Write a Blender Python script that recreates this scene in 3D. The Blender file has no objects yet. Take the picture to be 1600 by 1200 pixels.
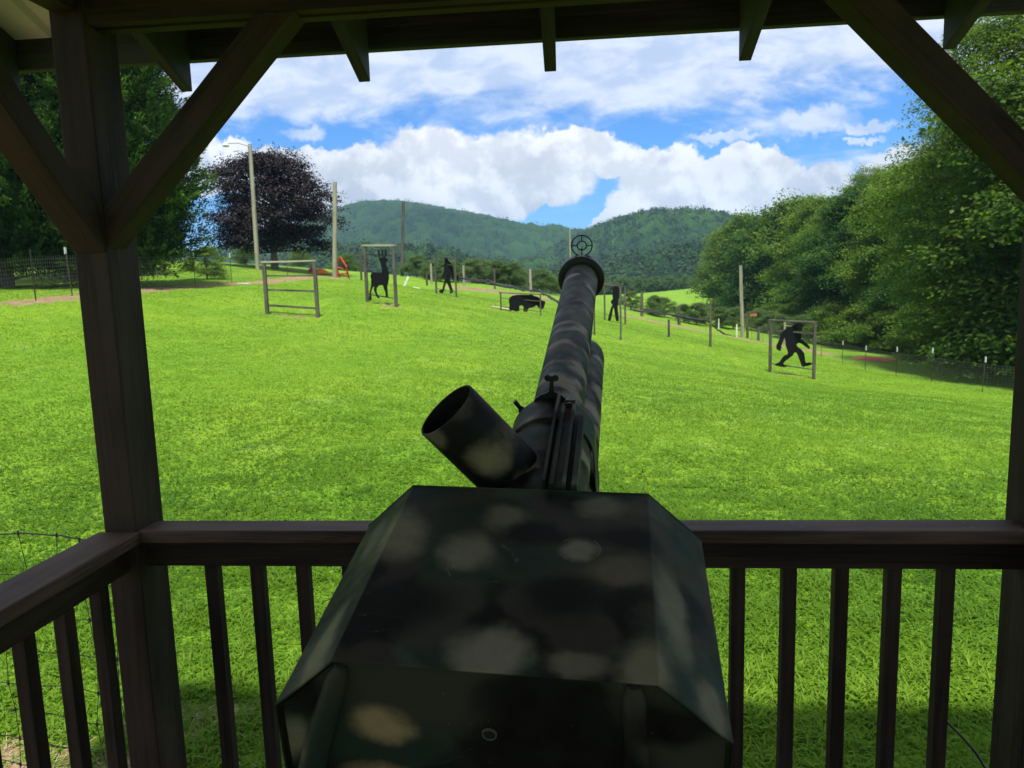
import bpy, bmesh, math, random
import numpy as np
from mathutils import Vector, Matrix
random.seed(7)
rng = np.random.default_rng(11)
S = bpy.context.scene
COL = S.collection

# ------------------------------------------------------------------ camera
YAW, PITCH, ROLL, FPX = 0.08925, -0.13416, -0.02973, 1137.2
def frame_of(yaw, pitch, roll):
    cy, sy, cp, sp = math.cos(yaw), math.sin(yaw), math.cos(pitch), math.sin(pitch)
    f = np.array([-sy*cp, cy*cp, sp]); r = np.array([cy, sy, 0.0]); u = np.cross(r, f)
    c, s = math.cos(roll), math.sin(roll)
    return np.array([c*r + s*u, -s*r + c*u, f])
CM = frame_of(YAW, PITCH, ROLL)
EYE = np.array([0.0, -1.94105, 0.67512])
cam = bpy.data.cameras.new('camera'); cam_o = bpy.data.objects.new('camera', cam); COL.objects.link(cam_o)
m = Matrix.Identity(4)
for i in range(3):
    m[i][0] = CM[0][i]; m[i][1] = CM[1][i]; m[i][2] = -CM[2][i]; m[i][3] = EYE[i]
cam_o.matrix_world = m
cam.sensor_width = 36; cam.lens = FPX/1600*36
cam.clip_start = 0.05; cam.clip_end = 20000
cam.dof.use_dof = True; cam.dof.focus_distance = 1.9; cam.dof.aperture_fstop = 9.0
S.camera = cam_o
def at(px, py, Z):
    """point that stands Z metres in front of the eye, seen at photo pixel px, py"""
    d = CM.T @ np.array([(px-800)/FPX, (600-py)/FPX, 1.0])
    return EYE + d*Z

# ------------------------------------------------------------------ light
SUN_EL, SUN_AZ = math.radians(74), math.radians(176)      # azimuth clockwise from +Y
sdir = Vector((math.sin(SUN_AZ)*math.cos(SUN_EL), math.cos(SUN_AZ)*math.cos(SUN_EL), math.sin(SUN_EL)))
sl = bpy.data.lights.new('sun', 'SUN'); sl.energy = 4.8; sl.angle = math.radians(3.0); sl.color = (1, .95, .86)
so = bpy.data.objects.new('sun', sl); COL.objects.link(so); so.rotation_euler = sdir.to_track_quat('Z', 'Y').to_euler()
S.view_settings.view_transform = 'Standard'; S.view_settings.look = 'None'
S.view_settings.exposure = 0.62; S.view_settings.gamma = 1
S.cycles.use_denoising = True
S.cycles.max_bounces = 8; S.cycles.diffuse_bounces = 4; S.cycles.transparent_max_bounces = 12

# ---- node helper
class NT:
    def __init__(s, tree): s.t = tree; s.t.nodes.clear()
    def n(s, typ, ins=None, **kw):
        nd = s.t.nodes.new(typ)
        for k, v in kw.items(): setattr(nd, k, v)
        if ins:
            for k, v in ins.items():
                sock = nd.inputs[k]
                if isinstance(v, bpy.types.NodeSocket): s.t.links.new(v, sock)
                else: sock.default_value = v
        return nd
    def math(s, op, a, b=0.0, c=None, clamp=False):
        i = {0: a, 1: b}
        if c is not None: i[2] = c
        return s.n('ShaderNodeMath', i, operation=op, use_clamp=clamp).outputs[0]
    def vm(s, op, a, b=(0, 0, 0)): return s.n('ShaderNodeVectorMath', {0: a, 1: b}, operation=op)
    def noise(s, vec, scale, detail=4, rough=.55, dist=0.0):
        return s.n('ShaderNodeTexNoise', {'Vector': vec, 'Scale': scale, 'Detail': detail, 'Roughness': rough, 'Distortion': dist})
    def mr(s, v, a, b, c=0.0, d=1.0, smooth=True):
        return s.n('ShaderNodeMapRange', {0: v, 1: a, 2: b, 3: c, 4: d}, interpolation_type='SMOOTHSTEP' if smooth else 'LINEAR').outputs[0]
    def mix(s, f, a, b, mode='MIX'):
        nd = s.n('ShaderNodeMix', data_type='RGBA', blend_type=mode)
        for k, v in ((0, f), (6, a), (7, b)):
            if isinstance(v, bpy.types.NodeSocket): s.t.links.new(v, nd.inputs[k])
            elif k: nd.inputs[k].default_value = (*v, 1) if len(v) == 3 else v
            else: nd.inputs[k].default_value = v
        return nd.outputs[2]
    def link(s, a, b): s.t.links.new(a, b)
def scl(N, vec, v): return N.n('ShaderNodeMapping', {'Vector': vec, 'Scale': v}).outputs[0]

# ------------------------------------------------------------------ sky
W = bpy.data.worlds.new('World'); S.world = W; W.use_nodes = True
N = NT(W.node_tree)
sky = N.n('ShaderNodeTexSky', sky_type='NISHITA', sun_disc=False)
sky.sun_elevation = SUN_EL; sky.sun_rotation = SUN_AZ; sky.altitude = 400; sky.air_density = 1.0; sky.dust_density = .4; sky.ozone_density = 2.5
SKY_K = .105
geo = N.n('ShaderNodeTexCoord').outputs['Generated']
sep = N.n('ShaderNodeSeparateXYZ', {0: geo})
dx, dy, dz = sep.outputs
ady = N.math('MAXIMUM', N.math('ABSOLUTE', dy), .05)
u = N.math('DIVIDE', dx, ady); v = N.math('DIVIDE', dz, ady)
uv = N.n('ShaderNodeCombineXYZ', {0: u, 1: v, 2: dy}).outputs[0]
def sky_uv(px, py):
    d = CM.T @ np.array([(px-800)/FPX, (600-py)/FPX, 1.0]); return d[0]/d[1], d[2]/d[1]
warpn = N.noise(uv, 9.0, 5, .6)
warp = N.vm('SUBTRACT', warpn.outputs['Color'], (.5, .5, .5)).outputs[0]
warp2 = N.noise(uv, 30.0, 7, .65)
warpb = N.vm('SUBTRACT', warp2.outputs['Color'], (.5, .5, .5)).outputs[0]
wuv = N.vm('ADD', uv, N.vm('MULTIPLY', warp, (.10, .085, 0)).outputs[0]).outputs[0]
wuv = N.vm('ADD', wuv, N.vm('MULTIPLY', warpb, (.046, .044, 0)).outputs[0]).outputs[0]
def blobs(lst, wuv=None):
    wuv = wuv or WUV
    acc = None
    for (px, py, rx, ry) in lst:
        cu, cv = sky_uv(px, py)
        e = N.vm('MULTIPLY', N.vm('SUBTRACT', wuv, (cu, cv, 0)).outputs[0], (FPX/rx, FPX/ry, 0)).outputs[0]
        l = N.vm('LENGTH', e).outputs['Value']
        g = N.mr(l, 1.25, .55)
        acc = g if acc is None else N.math('MAXIMUM', acc, g)
    return acc
WUV = wuv
huv = N.vm('ADD', uv, N.vm('MULTIPLY', warp, (.03, .03, 0)).outputs[0]).outputs[0]
cum = blobs([(300, 262, 60, 55), (375, 262, 62, 38), (470, 275, 75, 42), (560, 285, 100, 60), (680, 275, 120, 78), (800, 268, 130, 72), (898, 222, 82, 36), (840, 255, 50, 40), (955, 240, 45, 34),
             (700, 328, 150, 42), (830, 318, 40, 22), (500, 330, 150, 55), (1030, 262, 66, 48), (1040, 322, 88, 38), (965, 345, 40, 16), (1100, 300, 90, 50), (1160, 250, 55, 34), (1200, 280, 75, 48),
             (1270, 300, 70, 40), (1180, 335, 170, 34), (1385, 262, 46, 28), (1440, 290, 60, 50)])
# streaky high cloud: stretched sideways, thinning towards the gaps above the banks
suv = scl(N, uv, (1.5, 5.2, 1.0))
sn = N.noise(suv, 1.9, 8, .62, .6).outputs[0]
sn2 = N.noise(scl(N, uv, (2.2, 5.0, 1)), 6.5, 5, .6, .3).outputs[0]
st = N.math('ADD', N.math('MULTIPLY', sn, .72), N.math('MULTIPLY', sn2, .28))
gap_hi = N.mr(v, .19, .30)                       # more cover higher up
thr = N.mr(gap_hi, 0.0, 1.0, .54, .30)
streak = N.mr(N.math('SUBTRACT', st, thr), -.06, .14)
puff = blobs([(1265, 190, 62, 22), (1130, 205, 60, 9), (1345, 200, 50, 8), (465, 205, 32, 18), (1345, 220, 26, 5)])
streak = N.math('MAXIMUM', N.math('MULTIPLY', streak, .88), N.math('MULTIPLY', puff, .82))
# shades inside the clouds
bn = N.noise(uv, 13.0, 6, .6).outputs[0]
bn2 = N.noise(N.vm('ADD', uv, (.010, .020, 0)).outputs[0], 13.0, 6, .6).outputs[0]
relief = N.mr(N.math('SUBTRACT', bn, bn2), -.10, .10)
body = N.noise(scl(N, uv, (1, 1.6, 1)), 5.0, 4, .5).outputs[0]
shade = N.math('ADD', N.math('MULTIPLY', relief, .55), N.math('MULTIPLY', N.mr(body, .35, .65), .45))
cumcol = N.mix(shade, (.48, .51, .58), (.95, .955, .965))
stcol = N.mix(N.mr(sn2, .35, .65), (.52, .61, .78), (.80, .84, .92))
skyc = N.vm('MULTIPLY', sky.outputs[0], (SKY_K*.32, SKY_K*.84, SKY_K*1.42)).outputs[0]
c1 = N.mix(streak, skyc, stcol)
c2 = N.mix(N.mr(cum, .22, .62), c1, cumcol)
bg = N.n('ShaderNodeBackground', {'Color': c2, 'Strength': .80})
N.n('ShaderNodeOutputWorld', {'Surface': bg.outputs[0]})
W.cycles.sampling_method = 'MANUAL'; W.cycles.sample_map_resolution = 512

# ------------------------------------------------------------------ mesh tools
class MB:
    def __init__(s): s.v = []; s.f = []; s.uv = []; s.n = 0
    def add(s, verts, faces, uvs=None):
        verts = [tuple(map(float, p)) for p in verts]
        s.v += verts; s.f += [tuple(i+s.n for i in f) for f in faces]
        s.uv += uvs if uvs else [[(0, 0)]*len(f) for f in faces]
        s.n += len(verts); return s
    def beam(s, a, b, w, h, up=(0, 0, 1), cuta=None, cutb=None, c=None):
        """board from a to b (centre line), w across, h along 'up'"""
        a = Vector(a); b = Vector(b); d = (b-a); L = d.length; d.normalize()
        up = Vector(up); sd = d.cross(up).normalized(); up = sd.cross(d).normalized()
        P = []
        for base, cut in ((a, cuta), (b, cutb)):
            for x, y in ((-1, -1), (1, -1), (1, 1), (-1, 1)):
                p = base + sd*(x*w/2) + up*(y*h/2)
                if cut:   # slide along d until it meets plane (point, normal)
                    q, nn = Vector(cut[0]), Vector(cut[1]); p = p + d*((q-p).dot(nn)/d.dot(nn))
                P.append(p)
        F = [(3, 2, 1, 0), (4, 5, 6, 7)]; o = random.random()*7
        U = [[(o, 0), (o+w, 0), (o+w, h), (o, h)]]*2
        U = [list(q) for q in U]; acc = 0
        for i in range(4):
            j = (i+1) % 4; F.append((i, j, j+4, i+4)); ww = w if i % 2 == 0 else h
            U.append([(o, acc), (o, acc+ww), (o+L, acc+ww), (o+L, acc)]); acc += ww + .31
        return s.add(P, F, U)
    def tube(s, pts, r, seg=8, caps=True):
        pts = [Vector(p) for p in pts]; n = len(pts)
        rs = r if hasattr(r, '__len__') else [r]*n
        V = []; F = []; U = []; prev = None; L = 0
        for i, p in enumerate(pts):
            d = (pts[min(i+1, n-1)] - pts[max(i-1, 0)]).normalized()
            if prev is None:
                a = d.orthogonal().normalized()
            else:
                a = (prev - d*prev.dot(d)).normalized()
            prev = a; b = d.cross(a)
            if i: L += (p-pts[i-1]).length
            for k in range(seg):
                t = 2*math.pi*k/seg; V.append(p + (a*math.cos(t) + b*math.sin(t))*rs[i])
            if i:
                o = (i-1)*seg
                for k in range(seg):
                    k2 = (k+1) % seg; F.append((o+k, o+k2, o+seg+k2, o+seg+k))
                    U.append([(L, k/seg*.4)]*4)
        if caps:
            F.append(tuple(range(seg-1, -1, -1))); F.append(tuple((n-1)*seg+k for k in range(seg))); U += [[(0, 0)]*seg]*2
        return s.add(V, F, U)
    def lathe(s, o, axis, side, prof, seg=48, closed=False):
        """profile [(t along axis, radius)] turned round axis through o"""
        o = Vector(o); ax = Vector(axis).normalized(); a = (Vector(side) - ax*Vector(side).dot(ax)).normalized(); b = ax.cross(a)
        V = []; F = []
        for (t, r) in prof:
            for k in range(seg):
                q = 2*math.pi*k/seg; V.append(o + ax*t + (a*math.cos(q) + b*math.sin(q))*r)
        n = len(prof)
        for i in range(n if closed else n-1):
            j = (i+1) % n
            for k in range(seg):
                k2 = (k+1) % seg; F.append((i*seg+k, i*seg+k2, j*seg+k2, j*seg+k))
        return s.add(V, F)
    def prism(s, poly, fn, t0, t1):
        """polygon (x,y) list; fn(x,y,t)->point; thickness from t0 to t1"""
        n = len(poly)
        V = [fn(x, y, t0) for x, y in poly] + [fn(x, y, t1) for x, y in poly]
        F = [tuple(range(n-1, -1, -1)), tuple(range(n, 2*n))] + [(i, (i+1) % n, (i+1) % n + n, i+n) for i in range(n)]
        return s.add(V, F)
    def build(s, name, mat, parent=None, smooth=False, bevel=0, org=None):
        if org is None: org = parent.matrix_world.translation if (parent is not None) else Vector((0, 0, 0))
        org = Vector(org)
        me = bpy.data.meshes.new(name)
        me.from_pydata([(x-org.x, y-org.y, z-org.z) for x, y, z in s.v], [], s.f)
        uvl = me.uv_layers.new(name='UVMap'); flat = [c for f in s.uv for p in f for c in p]
        uvl.data.foreach_set('uv', flat)
        me.materials.append(mat); me.validate()
        if smooth:
            me.polygons.foreach_set('use_smooth', [True]*len(me.polygons)); me.set_sharp_from_angle(angle=math.radians(40))
        o = bpy.data.objects.new(name, me); COL.objects.link(o)
        if parent is not None: o.parent = parent
        if parent is None: o.location = org
        if bevel:
            b = o.modifiers.new('bevel', 'BEVEL'); b.width = bevel; b.segments = 2; b.limit_method = 'ANGLE'; b.angle_limit = math.radians(40)
        return o
def raw_mesh(name, V, F, mat, parent=None, loc=None, cols=None, nper=4, smooth=False):
    """fast mesh from numpy; V (n,3), F (m,nper)"""
    me = bpy.data.meshes.new(name); n = len(V); mF = len(F)
    me.vertices.add(n); me.vertices.foreach_set('co', np.ascontiguousarray(V, dtype=np.float32).ravel())
    me.loops.add(mF*nper); me.loops.foreach_set('vertex_index', np.ascontiguousarray(F, dtype=np.int32).ravel())
    me.polygons.add(mF); me.polygons.foreach_set('loop_start', np.arange(mF, dtype=np.int32)*nper)
    if cols is not None:
        for k, arr in cols.items():
            at_ = me.attributes.new(k, 'FLOAT', 'POINT'); at_.data.foreach_set('value', np.ascontiguousarray(arr, dtype=np.float32))
    me.update(); me.validate()
    if smooth: me.polygons.foreach_set('use_smooth', np.ones(mF, dtype=bool))
    me.materials.append(mat)
    o = bpy.data.objects.new(name, me); COL.objects.link(o)
    if parent is not None: o.parent = parent
    if loc is not None: o.location = loc
    return o
def tag(o, label=None, cat=None, group=None, kind=None):
    if label: o['label'] = label
    if cat: o['category'] = cat
    if group: o['group'] = group
    if kind: o['kind'] = kind
    return o
def thing(name, label, cat, loc, group=None):
    o = bpy.data.objects.new(name, None); COL.objects.link(o); o.empty_display_size = .2
    o.location = Vector([float(c) for c in loc]); bpy.context.view_layer.update()
    o.matrix_world = Matrix.Translation(o.location)
    return tag(o, label, cat, group)
def copy_tree(o, parent=None):
    c = o.copy(); COL.objects.link(c); c.parent = parent
    for ch in list(o.children): copy_tree(ch, c)
    return c

# ------------------------------------------------------------------ materials
def mat(name):
    m_ = bpy.data.materials.new(name); m_.use_nodes = True; n_ = NT(m_.node_tree); return m_, n_
def finish(N_, color, rough=.6, metal=0.0, bump=None, bstr=.3, bdist=.01, spec=.5, trans=None, extra=None):
    ins = {'Base Color': color if isinstance(color, bpy.types.NodeSocket) else (*color, 1), 'Roughness': rough, 'Metallic': metal, 'Specular IOR Level': spec}
    if bump is not None: ins['Normal'] = N_.n('ShaderNodeBump', {'Height': bump, 'Strength': bstr, 'Distance': bdist}).outputs[0]
    p = N_.n('ShaderNodeBsdfPrincipled', ins); out = p.outputs[0]
    if trans:
        t = N_.n('ShaderNodeBsdfTranslucent', {'Color': trans[0] if isinstance(trans[0], bpy.types.NodeSocket) else (*trans[0], 1)})
        out = N_.n('ShaderNodeMixShader', {0: trans[1], 1: out, 2: t.outputs[0]}).outputs[0]
    N_.n('ShaderNodeOutputMaterial', {'Surface': out}); return p
def wood_mat(name, dark, light, rough=.6, crack=.5, grain=1.0):
    m_, n_ = mat(name)
    uvn = n_.n('ShaderNodeUVMap').outputs[0]
    g = n_.noise(scl(n_, uvn, (3.0, 90, 1)), 1.0, 6, .65, .4).outputs[0]
    g2 = n_.noise(scl(n_, uvn, (.9, 9, 1)), 1.0, 3, .6, .5).outputs[0]
    pt = n_.noise(n_.n('ShaderNodeTexCoord').outputs['Object'], 1.6, 4, .6).outputs[0]
    f = n_.math('ADD', n_.math('MULTIPLY', g, .45), n_.math('MULTIPLY', g2, .55))
    f = n_.mr(n_.math('ADD', n_.math('MULTIPLY', f, .75), n_.math('MULTIPLY', pt, .25)), .40, .60)
    c = n_.mix(f, dark, light)
    ck = n_.noise(scl(n_, uvn, (.55, 26, 1)), 1.0, 3, .5, .8).outputs[0]
    ck = n_.mr(n_.math('ABSOLUTE', n_.math('SUBTRACT', ck, .5)), .0, .012, 1, 0)
    ckm = n_.mr(n_.noise(scl(n_, uvn, (.7, 3, 1)), 1.3, 2).outputs[0], .5, .62)
    ck = n_.math('MULTIPLY', n_.math('MULTIPLY', ck, ckm), crack)
    # knots
    vo = n_.n('ShaderNodeTexVoronoi', {'Vector': scl(n_, uvn, (2.2, 5, 1)), 'Scale': 1.0}).outputs['Distance']
    kn = n_.mr(vo, .09, .03)
    c = n_.mix(n_.math('MULTIPLY', kn, .55), c, tuple(x*.35 for x in dark))
    c = n_.mix(ck, c, tuple(x*.2 for x in dark))
    h = n_.math('SUBTRACT', n_.math('MULTIPLY', g, .5), n_.math('MULTIPLY', ck, 1.6))
    finish(n_, c, n_.mr(g, .3, .7, rough-.08, rough+.12), bump=h, bstr=.6*grain, bdist=.004, spec=.22)
    return m_
M_stain = wood_mat('stained_wood', (.013, .008, .0055), (.048, .031, .021), .72)
M_eave = wood_mat('grey_eave_wood', (.022, .022, .022), (.050, .056, .062), .7)
M_cap = wood_mat('lighter_stained_wood', (.030, .017, .011), (.112, .070, .046), .6)  # lighter brown than the posts, for railing caps and deck boards
M_grey = wood_mat('weathered_grey_wood', (.055, .048, .040), (.15, .132, .108), .8, .8)
M_pole = wood_mat('pale_pole_wood', (.25, .225, .165), (.45, .41, .31), .8, .6)
M_board = wood_mat('pale_board_wood', (.30, .26, .18), (.52, .46, .34), .75, .6)
def plain(name, col, rough=.6, metal=0.0, var=.25, scale=8.0, spec=.5):
    m_, n_ = mat(name)
    tc = n_.n('ShaderNodeTexCoord').outputs['Object']
    f = n_.noise(tc, scale, 5, .6).outputs[0]
    c = n_.mix(n_.mr(f, .3, .7), tuple(x*(1-var) for x in col), tuple(min(1, x*(1+var)) for x in col))
    finish(n_, c, n_.mr(f, .3, .7, max(.05, rough-.1), min(1, rough+.1)), metal, bump=f, bstr=.1, bdist=.003, spec=spec); return m_
M_black = plain('black_steel_plate', (.007, .007, .008), .85, spec=.15)
M_rubber = plain('black_paint', (.010, .010, .010), .45)
M_steel = plain('galvanised_wire', (.30, .30, .29), .5, .6)
M_tpost = plain('dull_steel_post', (.09, .075, .055), .8, .0)
M_white = plain('white_paint', (.75, .75, .72), .6)
M_red = plain('red_paint', (.55, .035, .02), .45)
M_redfade = plain('faded_red_plastic', (.42, .055, .028), .5)
M_orange = plain('orange_plastic', (.75, .17, .03), .5)
M_net = plain('dark_netting', (.025, .027, .028), .9)
def roof_mat():
    m_, n_ = mat('ribbed_metal_sheet')
    tc = n_.n('ShaderNodeTexCoord').outputs['Object']
    f = n_.noise(tc, 3, 5, .6).outputs[0]
    st = n_.noise(scl(n_, tc, (18, 1.2, 1.2)), 1, 4, .6).outputs[0]
    c = n_.mix(n_.mr(f, .35, .65), (.62, .62, .56), (.74, .74, .68)); c = n_.mix(n_.mr(st, .5, .75, 0, .4), c, (.30, .29, .24))
    finish(n_, c, .5, .0, bump=f, bstr=.05); return m_
M_roof = roof_mat()

# ---- camouflage: sprayed soft patches in the cannon's own coordinates
def camo(name, patches=(), seed=0.0, light=.5, stretch=(1, 1, 1), sc=5.0, lift=1.0, rings=()):
    m_, n_ = mat(name)
    tc = n_.n('ShaderNodeTexCoord').outputs['Object']
    wn = n_.vm('MULTIPLY', n_.vm('SUBTRACT', n_.noise(tc, 7, 3, .5).outputs['Color'], (.5, .5, .5)).outputs[0], (.075, .075, .075)).outputs[0]
    wf = n_.vm('MULTIPLY', n_.vm('SUBTRACT', n_.noise(tc, 38, 5, .7).outputs['Color'], (.5, .5, .5)).outputs[0], (.022, .022, .022)).outputs[0]
    wt = n_.vm('ADD', n_.vm('ADD', tc, wn).outputs[0], wf).outputs[0]
    off = n_.vm('ADD', n_.vm('MULTIPLY', wt, stretch).outputs[0], (seed, seed*1.7, seed*.3)).outputs[0]
    nb = n_.noise(off, sc, 1.5, .4).outputs[0]
    ng = n_.noise(n_.vm('ADD', off, (4, 2, 9)).outputs[0], sc*.9, 1.5, .4).outputs[0]
    nt_ = n_.noise(n_.vm('ADD', off, (9, 7, 1)).outputs[0], sc*1.15, 1.0, .4).outputs[0]
    mott = n_.noise(tc, 26, 4, .6).outputs[0]
    c = n_.mix(n_.mr(ng, .42, .60), (.046*lift, .043*lift, .029*lift), (.020*lift, .036*lift, .022*lift))
    c = n_.mix(n_.mr(nb, .47, .60), c, (.0085, .0078, .0062))
    if light > 0: c = n_.mix(n_.math('MULTIPLY', n_.mr(nt_, .52, .64), light), c, (.30, .25, .175))
    for (p, r, col) in patches:
        d = n_.vm('MULTIPLY', n_.vm('SUBTRACT', wt, p).outputs[0], tuple(1.16/x for x in r)).outputs[0]
        g = n_.mr(n_.vm('LENGTH', d).outputs['Value'], 1.36, .5)
        c = n_.mix(g, c, tuple(min(.5, x_*k_) for x_, k_ in zip(col, (1.5, 1.4, 1.12))) if max(col) > .02 else col)
    c = n_.mix(n_.mr(mott, .3, .7, 0, .18), c, (.03, .03, .028))
    # fine scuffs and dust specks
    sp_ = n_.n('ShaderNodeTexVoronoi', {'Vector': tc, 'Scale': 55.0}).outputs['Distance']
    spk = n_.mr(sp_, .055, .02)
    spk = n_.math('MULTIPLY', spk, n_.mr(n_.noise(tc, 9, 2).outputs[0], .56, .64))
    sc_ = n_.noise(scl(n_, tc, (5, 40, 14)), 1, 2, .5, .25).outputs[0]
    scr = n_.math('MULTIPLY', n_.mr(n_.math('ABSOLUTE', n_.math('SUBTRACT', sc_, .5)), 0, .006, 1, 0), n_.mr(n_.noise(tc, 5, 2).outputs[0], .56, .66))
    c = n_.mix(n_.math('MULTIPLY', spk, .6), c, (.3, .3, .28)); c = n_.mix(n_.math('MULTIPLY', scr, .16), c, (.2, .2, .18))
    for (cp, rr_) in rings:
        dl = n_.vm('LENGTH', n_.vm('SUBTRACT', n_.vm('ADD', tc, n_.vm('MULTIPLY', wn, (.12, .12, .12)).outputs[0]).outputs[0], cp).outputs[0]).outputs['Value']
        rg = n_.mr(n_.math('ABSOLUTE', n_.math('SUBTRACT', dl, rr_)), .0003, .0013, 1, 0)
        c = n_.mix(n_.math('MULTIPLY', n_.math('MULTIPLY', rg, n_.mr(n_.noise(tc, 30, 4, .7).outputs[0], .48, .62)), .45), c, (.26, .25, .22))
    fb = n_.noise(tc, 240, 3, .6).outputs[0]; lb = n_.noise(tc, 4, 2, .5).outputs[0]
    finish(n_, c, n_.mr(mott, .3, .7, .46, .62), bump=n_.math('ADD', n_.math('MULTIPLY', fb, .05), lb), bstr=.3, bdist=.005, spec=.10)
    return m_

# ---- vegetation
def leaf_mat(name, dark, mid, light, trans=.35, tc=(.20, .34, .02)):
    m_, n_ = mat(name)
    a = n_.n('ShaderNodeAttribute', attribute_name='var').outputs['Fac']
    oi = n_.n('ShaderNodeObjectInfo').outputs['Random']
    a2 = n_.math('ADD', a, n_.math('MULTIPLY', n_.math('SUBTRACT', oi, .5), .25), clamp=True)
    c = n_.mix(n_.mr(a2, 0, .6, smooth=False), dark, mid); c = n_.mix(n_.mr(a2, .6, 1, smooth=False), c, light)
    finish(n_, c, .6, spec=.15, trans=(n_.mix(.5, c, tc), trans)); return m_
M_leaf = leaf_mat('broad_leaves', (.020, .050, .008), (.075, .140, .016), (.22, .31, .035), .40, tc=(.20, .34, .015))
M_leaf2 = leaf_mat('yellow_green_leaves', (.028, .065, .008), (.095, .17, .016), (.24, .34, .036), .38, tc=(.22, .36, .02))
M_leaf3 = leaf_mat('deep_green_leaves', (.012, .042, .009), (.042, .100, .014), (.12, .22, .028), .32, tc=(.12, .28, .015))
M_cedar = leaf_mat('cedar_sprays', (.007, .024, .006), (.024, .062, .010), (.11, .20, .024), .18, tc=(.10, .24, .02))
M_purple = leaf_mat('purple_leaves', (.007, .005, .007), (.019, .012, .014), (.062, .042, .046), .12, tc=(.05, .022, .026))
M_orch = leaf_mat('orchard_leaves', (.04, .085, .022), (.085, .15, .04), (.15, .22, .07), tc=(.2, .3, .06))
M_hill = leaf_mat('hill_forest_leaves', (.008, .028, .009), (.018, .052, .012), (.038, .088, .018), .15)
M_grass = leaf_mat('grass_blades', (.040, .115, .008), (.124, .242, .014), (.255, .405, .032), .42, tc=(.25, .44, .02))
def bark(name, a, b):
    m_, n_ = mat(name); tc = n_.n('ShaderNodeTexCoord').outputs['Object']
    f = n_.noise(scl(n_, tc, (6, 6, 1.2)), 2, 5, .65).outputs[0]
    finish(n_, n_.mix(n_.mr(f, .3, .7), a, b), .9, bump=f, bstr=.8, bdist=.03); return m_
M_bark = bark('bark', (.05, .04, .03), (.14, .115, .085))

# ------------------------------------------------------------------ ground shape
CP = []   # (x,y,z)
for x in (-9, -4, 0, 4, 9):
    for y in (-14, -5, 0, 2): CP.append((x, y, -1.36 - .015*x))
CP += [(-9, 9, -.75), (-4, 9, -1.05), (0, 9, -1.28), (5, 9, -1.65), (9, 9, -2.0)]
for (px, py, Z) in [(0, 470, 22), (60, 466, 22), (120, 461, 24), (230, 453, 28), (420, 440, 36), (560, 437, 45), (417, 492, 25), (499, 499, 25), (597, 472, 27.5),
                    (698, 462, 41), (787, 487, 36), (847, 492, 36), (962, 503, 44), (930, 526, 32), (970, 531, 32), (1202, 583, 28), (1272, 590, 27.5),
                    (1045, 527, 38), (1110, 540, 34), (1535, 612, 28), (1455, 597, 31), (1352, 581, 35), (1285, 562, 41), (1150, 527, 58), (1060, 508, 55),
                    (1160, 528, 60), (403, 420, 46), (523, 443, 50), (640, 442, 60), (773, 448, 62), (830, 461, 60), (300, 412, 55), (200, 412, 50), (420, 415, 80), (100, 440, 40),
                    (1500, 572, 42), (1400, 556, 50), (1300, 535, 66), (1200, 512, 95), (1100, 506, 95), (1000, 482, 90), (870, 462, 95), (700, 448, 95), (560, 432, 95),
                    (1070, 481, 150), (1110, 478, 150), (1070, 452, 215), (1010, 460, 215), (950, 462, 215), (1110, 450.5, 215), (1180, 470, 215), (800, 464, 240), (600, 462, 240), (300, 425, 180), (1400, 470, 215), (900, 462, 330), (600, 466, 380), (1300, 462, 330)]:
    CP.append(tuple(at(px, py, Z)))
CP += [(-60, 20, 2.5), (-120, 100, 3), (60, 0, -6), (120, 60, -8), (-60, -40, 0), (60, -40, -5), (0, -80, -2), (-200, 300, 0), (260, 300, -10)]
CP = np.array(CP)
def tps_k(r2): return .5*r2*np.log(r2 + 1e-9)
_d2 = ((CP[:, None, :2] - CP[None, :, :2])**2).sum(-1); _n = len(CP)
_A = np.zeros((_n+3, _n+3)); _A[:_n, :_n] = tps_k(_d2) + np.eye(_n)*4.0; _A[:_n, _n] = 1; _A[:_n, _n+1:] = CP[:, :2]; _A[_n:, :_n] = _A[:_n, _n:].T
_w = np.linalg.solve(_A, np.concatenate([CP[:, 2], [0, 0, 0]]))
def ground(x, y):
    x = np.atleast_1d(np.asarray(x, float)); y = np.atleast_1d(np.asarray(y, float)); out = np.zeros(len(x))
    for i in range(0, len(x), 20000):
        xs, ys = x[i:i+20000], y[i:i+20000]
        r2 = (xs[:, None]-CP[None, :, 0])**2 + (ys[:, None]-CP[None, :, 1])**2
        out[i:i+20000] = tps_k(r2) @ _w[:_n] + _w[_n] + _w[_n+1]*xs + _w[_n+2]*ys
    r = np.hypot(x, y); k = np.clip((r-230)/250, 0, 1); k = k*k*(3-2*k)
    return out*(1-k) + (-9.0)*k
def gz(x, y): return float(ground(x, y)[0])
def foot(px, py, Z):
    p = at(px, py, Z); return Vector((p[0], p[1], gz(p[0], p[1])))

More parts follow.
